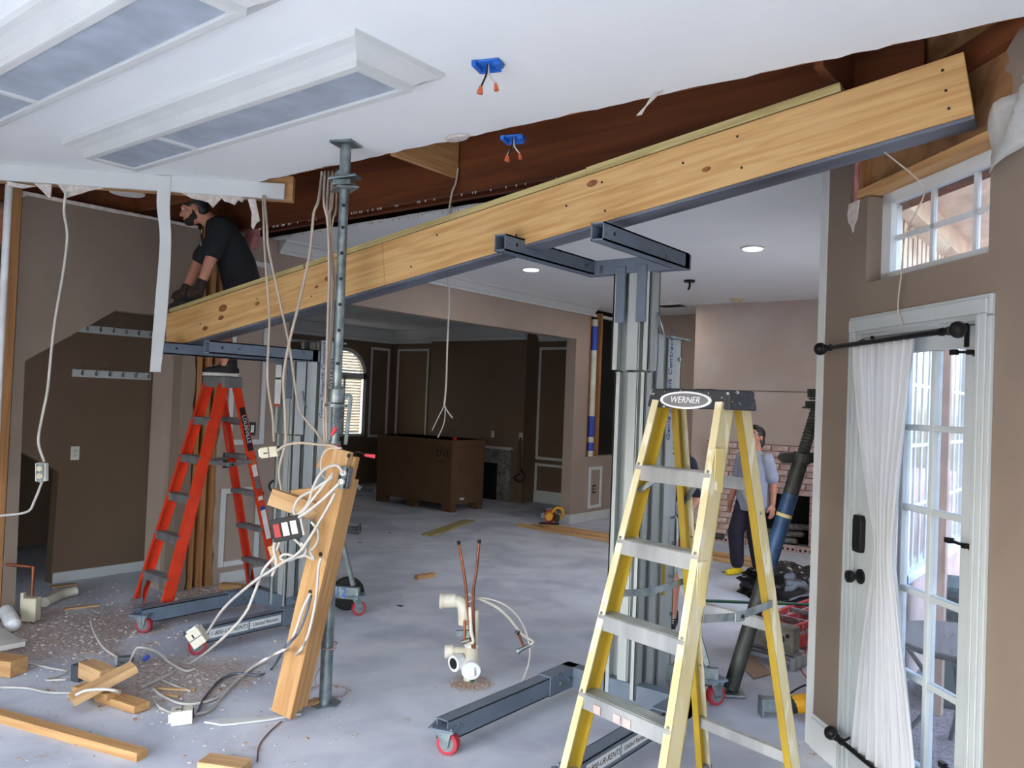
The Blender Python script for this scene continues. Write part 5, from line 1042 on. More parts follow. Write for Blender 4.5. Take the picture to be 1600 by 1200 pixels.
# ================================================================== FAR ROOM FLOOR THINGS
def board(p0, p1, w, h, lab, m=None, group=None, name='lumber_board'): return tag(plank(name, p0, p1, w, h, m or m_pine2), lab, 'board', group)
G = 'loose pine boards on the far floor'
board((-6.55, 8.62, .02), (-3.0, 8.42, .02), .09, .038, 'pale pine board lying nearest on the far floor by the saw', group=G); board((-6.40, 8.74, .02), (-3.2, 8.56, .02), .09, .038, 'second pale pine board from the front by the saw', group=G)
board((-6.25, 8.85, .02), (-3.05, 8.68, .02), .09, .038, 'third pale pine board on the floor by the far pillar', group=G); board((-6.18, 8.68, .06), (-3.1, 8.52, .06), .09, .038, 'pale pine board stacked on top of the others by the saw', group=G)
board(fl(668, 836, .012), fl(733, 813, .012), .16, .02, 'dark flat plank lying alone on the far concrete floor', m_treat)
def circ_saw(M):
    r = thing('circular_saw', 'yellow circular saw with red blade lying on the pine boards', 'saw', M=M)
    MB().bb(-.13, .13, -.075, .075, 0, .006).build('base_plate', m_blk, r, local=True)
    w = MB().lathe([(.09, -.003), (.09, .003)], T(-.0, -.09, .09) @ Matrix.Rotation(math.radians(90), 4, 'X'), 28).build('saw_blade', m_redp, r, local=True); MB().lathe([(.03, -.012), (.03, .012)], T(0, -.092, .09) @ Matrix.Rotation(math.radians(90), 4, 'X'), 12).build('blade_flange', m_blk, w, M=WM[r])
    g = MB()
    for i in range(12): 
        a0 = math.pi*(-.1+1.15*i/12); a1 = math.pi*(-.1+1.15*(i+1)/12); g.bar((.1*math.cos(a0), -.085, .09+.1*math.sin(a0)), (.1*math.cos(a1), -.085, .09+.1*math.sin(a1)), .05, .012)
    g.build('blade_guard', m_alud, r, local=True)
    MB().cyl((0, -.06, .10), (0, .09, .10), .052, 18).build('motor_housing', m_saw, r, local=True, smooth=True, bev=.008)
    MB().tube(spline([(-.03, -.02, .15), (-.09, -.02, .21), (-.16, -.02, .19), (-.17, -.02, .11), (-.11, -.02, .06)]), .019, 10).build('rear_handle', m_saw, r, local=True, smooth=True); MB().cyl((.06, -.02, .15), (.10, -.02, .20), .017, 10).build('front_knob', m_blk, r, local=True)
    MB().bb(-.13, -.07, .0, .075, .04, .13).build('battery_pack', m_blk, r, local=True, bev=.008)
circ_saw(T(-6.1, 8.70, .08) @ RZ(math.radians(-150)))
q = fl(1236, 1120); rM = T(q.x, q.y, 0) @ RZ(math.radians(38))
r = thing('reciprocating_saw', 'yellow and black power saw with cord on the floor by the wall end', 'saw', M=rM)
MB().bb(-.16, -.09, -.035, .035, .03, .10).build('shoe_bracket', m_galv, r, local=True, bev=.004); MB().bb(-.172, -.158, -.04, .04, .0, .10).build('shoe_plate', m_galv, r, local=True)
MB().tube([(-.11, 0, .06), (-.07, 0, .06), (-.01, 0, .065), (.02, 0, .07)], [.03, .045, .05, .048], 14).build('gear_case', m_rub, r, local=True, smooth=True); MB().tube([(.0, 0, .07), (.05, 0, .075), (.13, 0, .085), (.17, 0, .09)], [.046, .054, .05, .036], 14).build('motor_housing', m_saw, r, local=True, smooth=True)
MB().tube(spline([(.14, 0, .11), (.22, 0, .13), (.28, 0, .09), (.26, 0, .05), (.15, 0, .05)]), .02, 10).build('handle', m_saw, r, local=True, smooth=True); MB().tube(spline([(.27, 0, .06), (.34, .06, .08), (.30, .18, .14), (.15, .22, .10), (.0, .18, .03), (-.05, .24, .01)]), .006, 6).build('power_cord', m_rub, r, local=True)
# folded step ladder and extension ladder lying on the floor
rM = T(-1.93, 5.35, 0) @ RZ(math.radians(84))
r = thing('lying_extension_ladder', 'aluminium ladder lying on the floor under the red ladder', 'ladder', M=rM)
for y in (-.19, .19): MB().bar((-.05, y, .04), (2.2, y, .04), .03, .075).build('side_rail', m_alu, r, local=True, bev=.004)
for i in range(7): MB().cyl((.08+.3*i, -.19, .04), (.08+.3*i, .19, .04), .017, 10).build('rung', m_alud, r, local=True, smooth=True)
rM = T(-1.95, 5.42, .085) @ RZ(math.radians(82))
r = thing('lying_step_ladder', 'faded red step ladder lying folded with its grey cap towards the camera', 'ladder', M=rM)
for y, w in ((-.15, 1), (.15, 1)):
    MB().bar((.05, y, .045), (1.75, y*1.3, .045), .03, .075).build('side_rail', m_redl, r, local=True, bev=.003); MB().bar((.08, y*.9, .135), (1.75, y*1.15, .135), .025, .05).build('side_rail', m_redl, r, local=True, bev=.003)
for i in range(6): MB().bar((.3+.27*i, -.15-.007*i, .05), (.3+.27*i, .15+.007*i, .05), .075, .012, up=(0, 0, 1)).build('step', m_alud, r, local=True)
for i in range(6): MB().bar((.3+.27*i, -.15-.007*i, .135), (.3+.27*i, .15+.007*i, .135), .03, .03).build('rear_brace', m_alud, r, local=True)
cp = MB().bb(-.04, .06, -.19, .19, 0, .17).build('top_cap', mat('dirty_grey_cap', (150, 148, 140), .8, c2=(120, 116, 108), sc=14), r, local=True, bev=.012)
for y, z, rr, m in ((-.10, .08, .03, m_ink), (.12, .06, .025, m_redp), (-.15, .11, .014, m_ink), (.13, .13, .016, m_wnut)): MB().cyl((-.042, y, z), (-.04, y, z), rr, 14).build('cap_hole', m, cp, M=WM[r])
q = [fl(1145, 1030), fl(1166, 1017), fl(1207, 1054), fl(1178, 1062)]; mb = MB(); mb.add([V((p.x, p.y, .004)) for p in q]+[V((p.x, p.y, .008)) for p in q], [(0, 1, 2, 3), (7, 6, 5, 4), (0, 4, 5, 1), (1, 5, 6, 2), (2, 6, 7, 3), (3, 7, 4, 0)])
tag(mb.build('cardboard_flap', mat('tan_cardboard', (176, 148, 128), .9)), 'flat tan cardboard piece on the floor by the lying ladders', 'cardboard')
tag(MB().cyl((-2.42, 5.29, .33), (-1.55, 6.9, .16), .011, 10).build('green_rod', m_green, smooth=True), 'dark green rod lying across the red ladder', 'rod')
tag(MB().tube(spline([fl(1205, 968, .16), fl(1240, 966, .25), fl(1258, 985, .2), fl(1262, 1010, .12), fl(1250, 1040, .01), fl(1262, 1060, .006), fl(1278, 1070, .006)]), .005, 6).build('red_extension_cord', mat('faded_red_cord', (168, 70, 66), .6)), 'thin red cord looped over the lying ladders', 'cord')
# black bin bag: crumpled blob
from mathutils import noise as _nz
mb = MB(); c = V((-2.48, 7.38, .0)); nu, nv = 44, 20; vs = []
for j in range(nv+1):
    th = math.pi*.5*j/nv
    for i in range(nu):
        a = 2*math.pi*i/nu; d = V((math.cos(a)*math.cos(th), math.sin(a)*math.cos(th), math.sin(th))); k = 1+.22*_nz.noise(d*2.2+V((3, 1, 5)))+.10*(abs(_nz.noise(d*5.0))*2-.5)+.03*_nz.noise(d*11)
        q = V((d.x*.46*k, d.y*.33*k, max(0, d.z*.30*k))); q = RZ(.6).to_3x3() @ q; vs.append(c+q)
mb.add(vs, [(j*nu+i, j*nu+(i+1) % nu, (j+1)*nu+(i+1) % nu, (j+1)*nu+i) for j in range(nv) for i in range(nu)]); tag(mb.build('bin_bag', m_bag, smooth='all'), 'crumpled shiny black plastic bag on the far floor', 'bag')
# grey prop lying far left behind the leaning timber
A = fl(520, 824, .06); B = fl(562, 826, .06); r = thing('lying_prop', 'grey steel prop end lying on the far floor behind the leaning timber', 'post', (B.x, B.y, 0)); d = (B-A).normalized(); MB().cyl(B-d*1.6, B, .03, 12).build('tube', m_galv, r, smooth=True); Rr = frame(d, z=(0, 0, 1)).to_3x3()
MB().box(B, (.012, .13, .12), Rr).build('end_plate', m_galv, r); MB().cyl(B+d*.006, B+d*.008, .028, 12).build('plate_hole', m_ink, r)
board(fl(650, 902, .02), fl(678, 898, .02), .05, .04, 'small pine offcut with a nail on the middle of the floor', m_pineo)
for px, py, lab, m, sx_, sy_ in ((625, 947, 'small dark flake on the floor right of the red caster', m_ink, .05, .03), (668, 866, 'small white chip on the far middle floor', m_gyped, .06, .03), (563, 848, 'thin red stick on the far floor', m_redp, .08, .012), (609, 833, 'tiny black bit on the far floor', m_ink, .03, .02), (1078, 890, 'small red scrap on the floor behind the yellow ladder', m_redp, .03, .02), (1135, 895, 'dark rag scrap on the floor beside the walking person', m_ink, .10, .04)):
    q = fl(px, py); tag(MB().prism([(-sx_/2, -sy_/2), (sx_/2, -sy_*.3), (sx_*.4, sy_/2), (-sx_*.3, sy_*.4)], (q.x, q.y, .0005), (1, 0, 0), (0, 1, 0), .004).build('floor_scrap', m), lab, 'scrap')
# ================================================================== PLUMBING STUB-UP
b = fl(735, 1062); r = thing('pipe_stub_up', 'cream drain and copper supply pipes rising from the concrete floor', 'pipes', (b.x, b.y, 0))
def sp_(px, py): return av(px, py, b)
def tb(name, pts, rad, m, n=14, k=5): return MB().tube(spline(pts, k) if k else pts, rad, n).build(name, m, r, smooth=True)
tb('drain_stack', [b+V((0, 0, 0)), b+V((0, 0, .42))], .042, m_pvc, 18, 0)
tb('drain_elbow', [sp_(725, 975), sp_(724, 950), sp_(718, 941), sp_(706, 938)], .036, m_pvc, 16); tb('drain_collar', [sp_(712, 938), sp_(690, 939)], .042, m_pvc, 16, 0); tb('drain_collar', [sp_(692, 939), sp_(687, 939)], .046, m_pvc, 16, 0)
tb('drain_branch', [sp_(728, 1020), sp_(705, 1018)], .032, m_pvc, 16, 0); tb('branch_collar', [sp_(708, 1018), sp_(695, 1018)], .040, m_pvc, 16, 0)
q = b+V((0, 0, .13)); tb('wye_branch', [q, q-WR*.07-WF*.07], .040, m_pvc, 18, 0); tb('wye_collar', [q-WR*.06-WF*.06, q-WR*.10-WF*.10], .048, m_pvcw, 18, 0); tb('open_end', [q-WR*.10-WF*.10, q-WR*.1012-WF*.1012], .032, m_ink, 16, 0)
q = b+V((0, 0, .12)); c_ = tb('cleanout_body', [q+V((0, 0, .06)), q+WR*.005-WF*.10+V((0, 0, -.02))], .047, m_pvc, 18, 0); tb('cleanout_cap', [q+WR*.005-WF*.10+V((0, 0, -.02)), q+WR*.006-WF*.125+V((0, 0, -.025))], .056, m_pvcw, 20, 0); MB().box(q+WR*.006-WF*.13+V((0, 0, -.026)), (.045, .02, .045), frame(WR, z=(0, 0, 1)).to_3x3()).build('cap_square', m_pvcw, r, bev=.003)
tb('white_ring', [b+V((0, 0, .20)), b+V((0, 0, .215))], .046, m_pvcw, 18, 0)
for p0, p1, p2 in (((718, 848), (727, 900), (733, 960)), ((749, 846), (745, 890), (740, 930))):
    A = sp_(*p0)-WF*.05; tb('copper_pipe', [A, sp_(*p1)-WF*.05, sp_(*p2)-WF*.045, b+V((.03, 0, .1))-WF*.02], .0085, m_cop, 10, 4); tb('pipe_tip', [A, A-(sp_(*p1)-WF*.05-A).normalized()*.02], .011, m_blk, 10, 0)
tb('grey_supply_line', [sp_(735, 945)-WF*.05, sp_(737, 980)-WF*.06, sp_(740, 998)-WF*.06, sp_(732, 998)-WF*.07], .011, m_pvc, 10); tb('shutoff_valve', [sp_(722, 998)-WF*.07, sp_(735, 994)-WF*.07], .014, m_brass, 10, 0); tb('shutoff_valve', [sp_(727, 1000)-WF*.07, sp_(727, 965)-WF*.06], .008, m_cop, 8, 0); MB().box(sp_(727, 985)-WF*.05, (.10, .02, .03), frame(WR, z=(0, 0, 1)).to_3x3()).build('pipe_clamp', m_galv, r)
tb('braided_line', [sp_(733, 925)-WF*.05, sp_(750, 936), sp_(775, 948), sp_(795, 965), sp_(815, 990), sp_(833, 1002), sp_(828, 1008)], .009, mat('grey_braided_line', (196, 194, 182), .6), 8); tb('white_tube', [sp_(732, 937)-WF*.05, sp_(752, 934), sp_(785, 943), sp_(808, 962), sp_(822, 988), sp_(828, 1020), sp_(822, 1050), sp_(808, 1078)+V((0, 0, .0))], .005, m_cable, 8)
tb('angle_valve', [sp_(828, 1008), sp_(812, 1016)], .012, m_galv, 10, 0); tb('angle_valve', [sp_(818, 1010), sp_(809, 988)], .008, m_cop, 8, 0); tb('valve_handle', [sp_(807, 990), sp_(811, 985)], .013, m_blk, 8, 0); tb('valve_nut', [sp_(812, 1016), sp_(808, 1019)], .016, m_galv, 6, 0)
tb('green_fitting', [b+V((.03, -.02, 0)), b+V((.03, -.02, .03))], .015, m_green, 10, 0)
# left: capped copper elbow in ivory box, pvc elbow
A = V((-6.23, 2.27, .40)); B = V((-6.06, 2.41, .385)); r = thing('copper_elbow', 'copper pipe elbow with ivory box at the left wall edge', 'pipes', (B.x, B.y, 0)); MB().tube(spline([A, A.lerp(B, .5), B-V((.02, .015, -.002))], 4)+[B, B-V((0, 0, .03)), B-V((0, 0, .2))], .011, 10).build('copper_pipe', m_cop, r, smooth=True); MB().cyl(B-V((0, 0, .03)), B+V((0, 0, .008)), .015, 10).build('elbow_fitting', m_cop, r, smooth=True)
Rl = RZ(.65).to_3x3(); MB().box(B-V((0, 0, .29)), (.10, .07, .16), Rl).build('ivory_box', m_ivory, r, bev=.006); MB().box(B-V((0, 0, .25))-WR*.06, (.02, .03, .15), Rl).build('box_bracket', m_ivory, r); MB().cyl(A-V((.0, 0, 0))-WR*.03, A+WR*.02, .028, 12).build('white_escutcheon', m_pvcw, r, smooth=True)
q = fl(88, 932, .04); e = (fl(108, 922, .04)-q).normalized(); tag(MB().tube(spline([q-e*.18, q-e*.02, q+e*.06, q+e*.10+V((.01, .03, 0)), q+e*.11+V((.02, .09, .01))]), .036, 14).build('drain_elbow', m_pvc, smooth=True), 'cream plastic drain elbow lying by the closet baseboard', 'pipe')
# ================================================================== CABLES
def cable(lab, pts, rad=.0065, m=None, name='electrical_cable', group=None, extra=None):
    return tag(MB().tube(spline(pts, 6), rad, 7).build(name, m or m_cable, smooth='all'), lab, 'cable', group)
def D(dep, *pts): return [pd(x, y, dep) for x, y in pts]
cable('white cable hanging from the header board to the dangling outlet at left', D(5.12, (103, 300), (100, 330), (105, 370), (98, 430), (86, 500), (80, 550), (74, 610), (66, 650), (60, 690), (69, 722)), .0085)
cable('white cable running from the dangling outlet to the left picture edge', D(5.1, (66, 752), (54, 782), (42, 800), (0, 806)), .008)
outlet('dangling ivory outlet in a white box frame at the left', frame(WR, y=WU, o=pd(63, 738, 5.08)), m_ivory, m_white, .03, sz=1.15)
cable('white cable pair strand hanging left of the man to the small white box', [pd(411, 306, 5.26), pd(411, 316, 5.22)] + D(4.95, (412, 340), (413, 380), (417, 440), (421, 500), (418, 590), (426, 650), (428, 690)), .0075, m_cableb)
cable('beige cable swinging from the header end to the steel post', [pd(414, 306, 5.26), pd(414, 316, 5.2)] + D(4.8, (417, 350), (420, 390), (437, 470), (452, 540), (462, 610), (470, 645), (492, 672), (505, 690), (520, 698)), .0075, m_cableb)
cable('beige cable hanging from the ceiling edge past the lift mast to the pine blocks', [pd(503, 268, 4.92), pd(502, 280, 4.9)] + D(4.7, (497, 315), (490, 335), (484, 395), (468, 470), (452, 535), (443, 590), (445, 640), (446, 690), (436, 735), (442, 775), (446, 800)), .0085, m_cableb)
for k, (lab, pts) in enumerate((('leftmost beige cable of the bundle hanging beside the steel post', ((508, 275), (506, 315), (512, 350), (514, 430), (511, 540), (509, 620), (511, 690))), ('beige cable in the bundle beside the post ending at the red tape', ((514, 272), (511, 320), (514, 380), (518, 450), (513, 560), (506, 640), (508, 700))), ('beige cable in the bundle passing in front of the beam', ((519, 272), (516, 330), (515, 400), (520, 470), (517, 540), (513, 600), (512, 660))), ('rightmost short cable of the bundle with a bent end', ((520, 288), (519, 320), (512, 340), (516, 400), (523, 440), (521, 470), (513, 560))))): cable(lab, [pd(pts[0][0], 268, 4.88)] + D(4.42+.02*k, *pts[1:]), .007, m_cableb, group='cable bundle beside the steel post')
cable('thin curved wire end beside the steel post', [pd(526, 264, 4.86)] + D(4.5, (525, 325), (520, 345), (518, 380), (524, 430)), .005, m_cableb)
r = thing('dangling_cable', 'white cable dangling in the middle of the far opening with splayed wire ends', 'cable', pd(700, 336, 5.75))
for nm, pts, rad in (('cable_sheath', ((706, 322), (703, 360), (700, 418), (702, 470), (699, 540), (697, 600), (694, 636)), .007), ('wire_end', ((694, 634), (683, 656), (675, 673)), .004), ('wire_end', ((694, 634), (700, 644), (707, 653)), .005), ('wire_end', ((696, 634), (694, 660), (684, 684)), .004)): MB().tube(spline(D(5.75, *pts), 5), rad, 7).build(nm, m_cable, r, smooth='all')
cable('white cable drooping from the joist above the middle of the beam', [ay(716, 262, 3.668), ay(712, 286, 3.66), ay(706, 302, 3.64), ay(700, 338, 3.62)], .006)
cable('beige cable from the small white box to the red tape on the post', D(4.2, (432, 705), (448, 695), (470, 692), (500, 695), (522, 697), (535, 705)), .0075, m_cableb)
cable('white cable looping from the timber outlet down to the switch box', D(4.04, (536, 738), (525, 727), (505, 735), (490, 760), (482, 785), (470, 800), (462, 805), (459, 795), (468, 778), (490, 765), (520, 745)), .0075)
cable('white cable arcing across the pine blocks to the timber', D(4.03, (530, 755), (510, 775), (480, 800), (455, 815), (437, 835), (428, 855), (432, 880), (425, 900)), .0085)
cable('long white cable slanting from the timber down to the fallen box on the caster', D(4.02, (524, 770), (505, 805), (470, 860), (440, 880), (415, 897), (395, 910)) + [pd(350, 950, 4.3), pd(322, 992, 4.58)], .0075)
cable('white cable slanting from the blocks towards the floor left of the lift', D(4.04, (520, 740), (485, 785), (465, 812), (440, 840), (428, 870), (412, 890)) + [pd(398, 925, 4.06), pd(382, 960, 4.1), pd(345, 1000, 4.2), fl(300, 1035, .012), fl(255, 1058, .012), fl(222, 1073, .02)], .0075)
cable('white cable looping under the three-switch box', D(4.04, (470, 848), (478, 860), (470, 870), (446, 866), (438, 872), (450, 876), (474, 868), (490, 874), (484, 862)), .007)
cable('white cable draped behind the timber from the switch box', D(4.06, (486, 815), (497, 830), (494, 850), (480, 862), (466, 848), (452, 835)), .007)
cable('thin white wire looped near the timber top', D(4.08, (534, 700), (512, 702), (502, 718), (503, 740), (514, 752), (520, 738)), .004)
for k, (lab, pts, m) in enumerate((('white cable from the upper timber hole running down its face', ((502, 872), (498, 885), (496, 910), (493, 940), (486, 975), (478, 1000)), m_cable), ('white cable from the lower timber hole to the floor on the left', ((485, 927), (474, 950), (462, 985), (450, 1010), (430, 1022), (408, 1034)), m_cable), ('grey cable from the lower timber hole curling over the floor', ((486, 930), (478, 960), (465, 990), (445, 1012)), m_steel))):
    P_ = D(4.03, *pts); 
    if k == 0: P_ += [pd(465, 1020, 4.03), fl(440, 1032, .01), fl(410, 1036, .01), fl(380, 1055, .01), fl(340, 1090, .01), fl(290, 1100, .01), fl(255, 1088, .01), fl(238, 1075, .012)]
    elif k == 1: P_ += [fl(385, 1050, .01), fl(355, 1080, .01), fl(330, 1108, .012), fl(305, 1116, .02)]
    else: P_ += [fl(425, 1045, .01), fl(405, 1055, .01), fl(370, 1052, .01), fl(345, 1062, .01), fl(320, 1090, .01), fl(308, 1115, .012)]
    cable(lab, P_, .0075, m)
cable('white cable arching over the floor behind the fallen white box', [fl(142, 970, .06), fl(146, 985, .05), fl(160, 1010, .02), fl(185, 1028, .01), fl(193, 1032, .01)], .0075); cable('white cable humped between the small silver box and the lift label', [fl(200, 1040, .02), fl(212, 1015, .12), fl(222, 1012, .14), fl(245, 1018, .10), fl(265, 1035, .02), fl(290, 1048, .01), fl(305, 1045, .01)], .0075)
cable('white cable snaking along the floor under the wood block pile', [fl(0, 1074, .01), fl(40, 1075, .01), fl(75, 1082, .012), fl(110, 1083, .01), fl(120, 1084, .02)], .007); cable('white cable threaded through the hole of the pine block', [fl(118, 1086, .12), fl(135, 1079, .14), fl(160, 1077, .15), fl(180, 1079, .15), fl(187, 1083, .12)], .008); cable('white cable from the block pile to the white floor box', [fl(238, 1092, .01), fl(250, 1105, .01), fl(265, 1113, .01), fl(278, 1119, .03)], .0065)
cable('white cable lying behind the block pile', [fl(40, 1035, .01), fl(80, 1044, .01), fl(105, 1050, .01), fl(72, 1062, .01), fl(104, 1062, .01)], .006); cable('white cable curling right of the block pile', [fl(252, 1062, .01), fl(275, 1072, .01), fl(298, 1080, .01)], .006)
cable('thin brown wire trailing from the foot of the timber', [fl(440, 1127, .006), fl(420, 1145, .005), fl(405, 1165, .005), fl(402, 1190, .005)], .0035, mat('brown_wire', (110, 70, 60), .5)); cable('thin pinkish wire wound around the foot of the steel post', [fl(500, 925, .3), fl(493, 1000, .2)]+[PB+V((.05*math.cos(a), .05*math.sin(a), .33-.002*i)) for i, a in enumerate([.5*j for j in range(14)])]+[fl(492, 1060, .06), fl(510, 1085, .01), fl(535, 1088, .01), fl(540, 1075, .01), fl(500, 1070, .01), fl(475, 1085, .006), fl(465, 1105, .006)], .003, mat('pinkish_wire', (176, 140, 140), .5))
r = thing('wire_stub', 'dark wire with a red nut sticking out right of the timber top', 'wire', pd(545, 702, 4.2)); MB().tube(spline([tpt(.985, .03, 0), pd(560, 706, 4.2), pd(570, 711, 4.22)], 5), .004, 7).build('wire', m_ink, r); MB().cyl(pd(570, 711, 4.22), pd(586, 713, 4.22), .008, 8, .011).build('wire_nut', m_wred, r, smooth=True)
tag(MB().cyl(pd(515, 697, 4.28), pd(530, 699, 4.28), .014, 10).build('red_tape_wrap', m_wred), 'red tape wrap on the cables at the steel post', 'tape'); tag(MB().cyl(pd(518, 680, 4.28), pd(525, 668, 4.28), .009, 8, .012).build('wire_nut', m_wred), 'red wire nut in front of the steel post', 'wire nut')
# boxes on cables
def junction(lab, o, x, y, w, h, d, m=None):
    M = frame(x, y=y, o=o); r = thing('junction_box', lab, 'electrical box', M=M); MB().bb(-w/2, w/2, -h/2, h/2, -d/2, d/2).build('box_body', m or m_ivory, r, local=True, bev=.004)
    MB().bb(-w*.3, -w*.05, -h*.1, h*.0, d/2, d/2+.002).build('box_tab', m_ink, r, local=True); MB().bb(-.003, .003, -h/2, h/2, d/2, d/2+.003).build('box_seam', m_capg, r, local=True); MB().box((w*.48, h*.2, 0), (.012, .03, d*.6)).build('knockout', m_ink, r, local=True); MB().bb(-w/2-.012, -w/2, -h*.35, h*.35, -d*.3, d*.3).build('receptacle_end', m_white, r, local=True); return r
junction('ivory box on a cable in front of the left lift mast', pd(422, 706, 4.7), WR*.97+WU*.12, WU, .10, .062, .06); junction('white box lying on the caster of the left lift', pd(309, 995, 4.65), WR*.55-WU*.8, WU*.6+WR*.8, .10, .085, .07, m_pvc); junction('white box lying on the floor right of the block pile', fl(284, 1130)+V((0, 0, .038)), WR*.9+WF*.3, WF*.95-WR*.3, .10, .075, .07, m_pvc)
r = junction('small silver box on the floor behind the block pile', fl(195, 1040)+V((0, 0, .03)), WR*.9+WF*.3, WU, .08, .05, .05, m_galv)
M = frame(WR*.97+WU*.2, y=WU*.97-WR*.2, o=pd(447, 826, 4.03)); r = thing('switch_box', 'black three-gang switch plate with red and white rockers hanging on the timber', 'switch', M=M); MB().bb(-.073, .073, -.058, .058, 0, .008).build('cover_plate', m_blk, r, local=True, bev=.003); MB().bb(-.06, .085, -.05, .05, -.06, -.002).build('box_body', m_box, r, local=True, bev=.003)
for x, m in ((-.043, m_redp), (0, m_white), (.043, m_white)): MB().bb(x-.016, x+.016, -.034, .034, .008, .013).build('rocker', m, r, local=True, bev=.002)
# ================================================================== WOOD PILE AND DEBRIS
def blk(lab, p, d, L, w, h, z, m=None, up=(0, 0, 1), tilt=0):
    d = V(d).normalized(); q = V((p.x, p.y, z)); return tag(plank('pine_offcut', q-d*L/2+V((0, 0, -tilt)), q+d*L/2+V((0, 0, tilt)), w, h, m or m_pineo), lab, 'wood block', 'pine offcuts in the pile at front left')
G1 = fl(165, 1105)
blk('flat pine offcut with a drilled hole on top of the pile', fl(160, 1105), WR*.85+WF*.75, .30, .10, .04, .125, m_pine2, tilt=.05); q = fl(183, 1098, .155)
blk('pine offcut with a pale square end at the back of the pile', fl(150, 1078), WR*.8-WF*.6, .24, .09, .085, .095, m_pine2); blk('pine offcut under the pile pointing right', fl(190, 1102), WR*.85-WF*.5, .34, .09, .04, .022); blk('pine offcut under the left of the pile', fl(150, 1095), WR*.9-WF*.4, .26, .09, .038, .05); blk('dark-ended offcut behind the pile', fl(128, 1062), WR*.4+WF*.9, .10, .06, .09, .05, mat('dark_block', (70, 74, 80), .8))
tag(MB().cyl(G1+V((.02, .0, .155)), G1+V((.02, .0, .157)), .012, 12).build('drilled_knot', m_ink), 'dark drilled hole on the top pine offcut', 'hole') if False else None
board(fl(-30, 1110, .02), fl(222, 1180, .02), .06, .04, 'long dusty board along the bottom left of the floor', m_pineo); board(fl(318, 1190, .02), fl(385, 1200, .02), .10, .04, 'dusty board end at the bottom edge of the floor', m_pine2)
board(fl(-20, 1035, .05), fl(30, 1042, .05), .12, .09, 'thick pine offcut at the left picture edge', m_pineo); board(fl(-20, 985, .06), fl(20, 1010, .06), .14, .03, 'dusty drywall board leaning on debris at the left edge', m_dwall)
tag(MB().prism([(0, 0), (.05, .04), (.30, .10), (.42, .17), (.45, .15), (.32, .06), (.16, -.01), (.10, -.03)], fl(318, 1130, .004), WR+V((0, 0, -WR.z)), WF+V((0, 0, -WF.z)), .010).build('trim_scrap', m_trim, bev=.003), 'bent white trim scrap on the floor left of the timber foot', 'trim strip')
board(fl(485, 1100, .012), fl(498, 1094, .012), .05, .025, 'splintered little pine chip at the steel post foot', m_pine2); board(fl(345, 915, .05), fl(380, 918, .05), .07, .05, 'short old block on the floor behind the left lift leg', m_pineo)
for lab, a, b, w in (('thin splinter stick right of the block pile', (238, 1075), (305, 1078), .02), ('second thin splinter stick right of the block pile', (255, 1085), (280, 1088), .02), ('pale splinter board by the closet', (100, 952), (155, 945), .04), ('flat yellow board scrap by the closet baseboard', (80, 917), (118, 912), .08)): board(fl(*a, .008), fl(*b, .008), w, .012, lab, m_pine2, name='wood_splinter')
tag(MB().caps(fl(10, 955, .1), .045, fl(20, 975, .06), .05).build('crumpled_tape', m_pvcw), 'crumpled white tape lump at the left wall base', 'tape')
mb = MB(); mb2 = MB(); rnd = random.Random(3)
def crumb(px, py, s, target):
    q = fl(px, py)
    if q.x < -6.15 and not (2.4 < q.y < 3.5): return
    a = rnd.uniform(0, 6.28); c, sn = math.cos(a), math.sin(a); h = s*rnd.uniform(.3, .8); P_ = [(-1, -.6), (.7, -1), (1, .5), (-.5, 1)]
    vs = [V((q.x+(x*c-y*sn)*s*rnd.uniform(.6, 1.1), q.y+(x*sn+y*c)*s*rnd.uniform(.6, 1.1), 0.0005)) for x, y in P_]; vs += [V((v.x*1, v.y*1, h)) for v in vs]
    target.add(vs, [(4, 5, 6, 7), (0, 1, 5, 4), (1, 2, 6, 5), (2, 3, 7, 6), (3, 0, 4, 7)])
for i in range(2600):
    r_ = rnd.random()
    if r_ < .45: px, py = rnd.gauss(130, 90), rnd.gauss(985, 35)
    elif r_ < .72: px, py = rnd.gauss(240, 80), rnd.gauss(1060, 28)
    elif r_ < .86: px, py = rnd.gauss(330, 40), rnd.gauss(925, 8)
    else: px, py = rnd.uniform(0, 560), rnd.uniform(930, 1195)
    if py < 905 or px < -20: continue
    crumb(px, py, abs(rnd.gauss(.002, .004))+.002, mb if rnd.random() < .8 else mb2)
for i in range(420): a = rnd.gauss(0, 1); crumb(735+rnd.gauss(0, 14), 1066+abs(rnd.gauss(0, 5)), .005, mb2 if rnd.random() < .6 else mb)
for i in range(120): crumb(1290+rnd.gauss(0, 14), 1175+rnd.gauss(0, 8), .005, mb2)
tag(mb.build('plaster_crumbs', m_gyped), 'white plaster crumbs scattered over the concrete floor', 'plaster crumbs', kind='stuff'); tag(mb2.build('wood_chips', mat('wood_chip_brown', (190, 156, 128), .9, c2=(156, 120, 92), sc=40)), 'brown wood chips and splinters scattered over the concrete floor', 'wood chips', kind='stuff')
q = BM @ V((.10, .05, BH+.036)); r = thing('demolition_tool', 'black hand tool lying on the low left end of the beam', 'tool', q)
MB().tube([q-bx*.16+V((0, 0, .03)), q-bx*.05+V((0, 0, .03)), q+bx*.05+V((0, 0, .035)), q+bx*.16+V((0, 0, .025))], [.014, .024, .030, .018], 12).build('tool_body', m_rub, r, smooth=True)
for k in range(4): MB().cyl(q-bx*(.17+.022*k)+V((0, 0, .028)), q-bx*(.182+.022*k)+V((0, 0, .028)), .016 if k % 2 else .012, 10).build('tool_collar', m_blk, r)
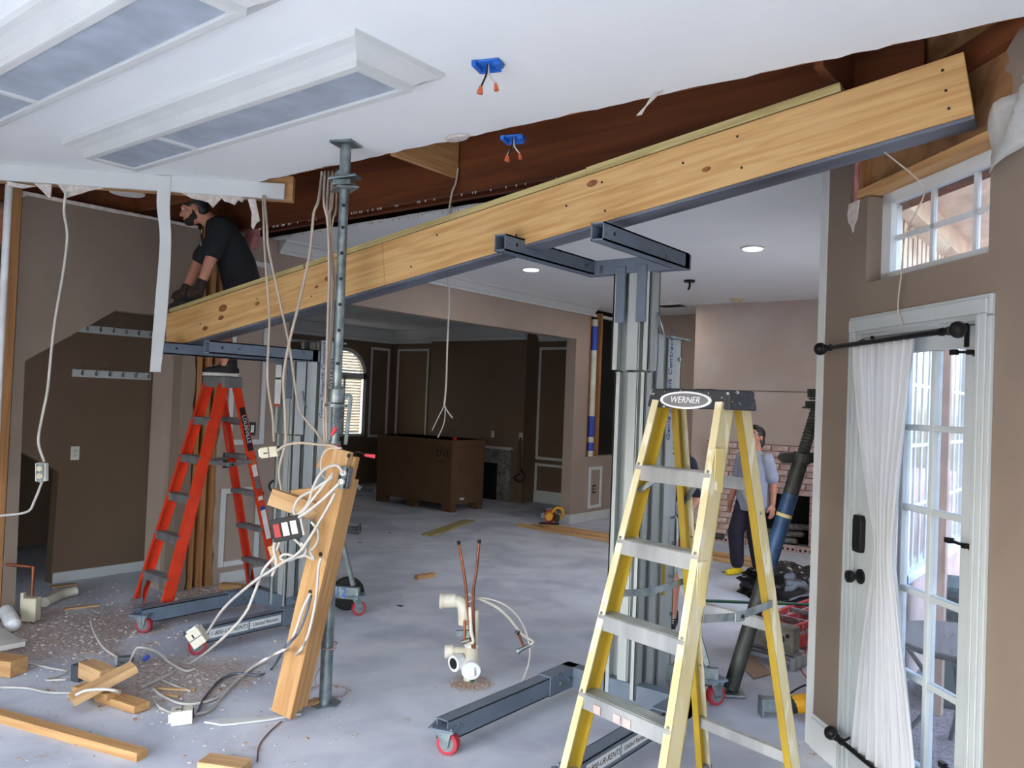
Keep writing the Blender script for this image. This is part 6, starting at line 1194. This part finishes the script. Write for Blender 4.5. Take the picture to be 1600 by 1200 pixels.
MB().bar(q+bx*.02+V((0, 0, .03)), q+bx*.10-WF*.06+V((0, 0, .015)), .03, .03).build('tool_handle', m_blk, r, bev=.006)
tag(MB().caps(fl(226, 1030, .02), .014, fl(231, 1026, .035), .013).build('blue_wire_sleeve', m_tape), 'small blue sleeve on the cables behind the block pile', 'sleeve')
# ================================================================== OUTSIDE THE DOOR
q = pd(1474, 700, 4.75); r = thing('porch_post', 'brown wooden porch post seen through the glass door', 'post', (q.x, q.y, -.06)); plank('post_shaft', (q.x, q.y, -.06), (q.x, q.y, 2.3), .07, .07, mat('brown_post_paint', (164, 140, 124), .7), r)
c = V((-.72, 5.72, -.06)); r = thing('covered_grill', 'dark green-grey covered grill seen through the glass door', 'grill', c, math.radians(10)); MB().bb(-.30, .30, -.25, .25, .0, .62).build('cover_skirt', m_tarp, r, local=True, bev=.04); MB().bb(-.32, .32, -.27, .27, .60, .72).build('cover_top', m_tarp, r, local=True, bev=.05)
c = V((-.66, 4.62, -.06)); r = thing('patio_table', 'patio table with thin metal legs seen through the lower door panes', 'table', c); m_pat = mat('bronze_metal', (92, 84, 80), .5, .4)
MB().lathe([(.36, .60), (.37, .61), (.37, .625), (.36, .63)], None, 28).build('table_top', m_pat, r, local=True)
for a in (0.3, 1.9, 3.4, 5.0): MB().tube(spline([(.30*math.cos(a), .30*math.sin(a), .60), (.15*math.cos(a), .15*math.sin(a), .32), (.36*math.cos(a), .36*math.sin(a), 0)]), .012, 8).build('table_leg', m_pat, r, local=True)
M = frame((0, 1, 0), y=(0, 0, 1), o=apl(1424, 362, (-1.15, 0, 0), (1, 0, 0))); r = thing('flood_light', 'white outdoor flood light seen through the transom window', 'lamp', M=M); MB().lathe([(.045, 0), (.045, .02)], None, 16).build('mount', m_soff, r, local=True); MB().tube([(0, 0, .02), (.03, -.02, .07), (.09, -.06, .13), (.13, -.085, .17)], [.02, .035, .05, .055], 16).build('lamp_head', m_soff, r, local=True, smooth=True); MB().cyl((.13, -.085, .17), (.135, -.088, .175), .045, 16).build('lens', m_white, r, local=True)
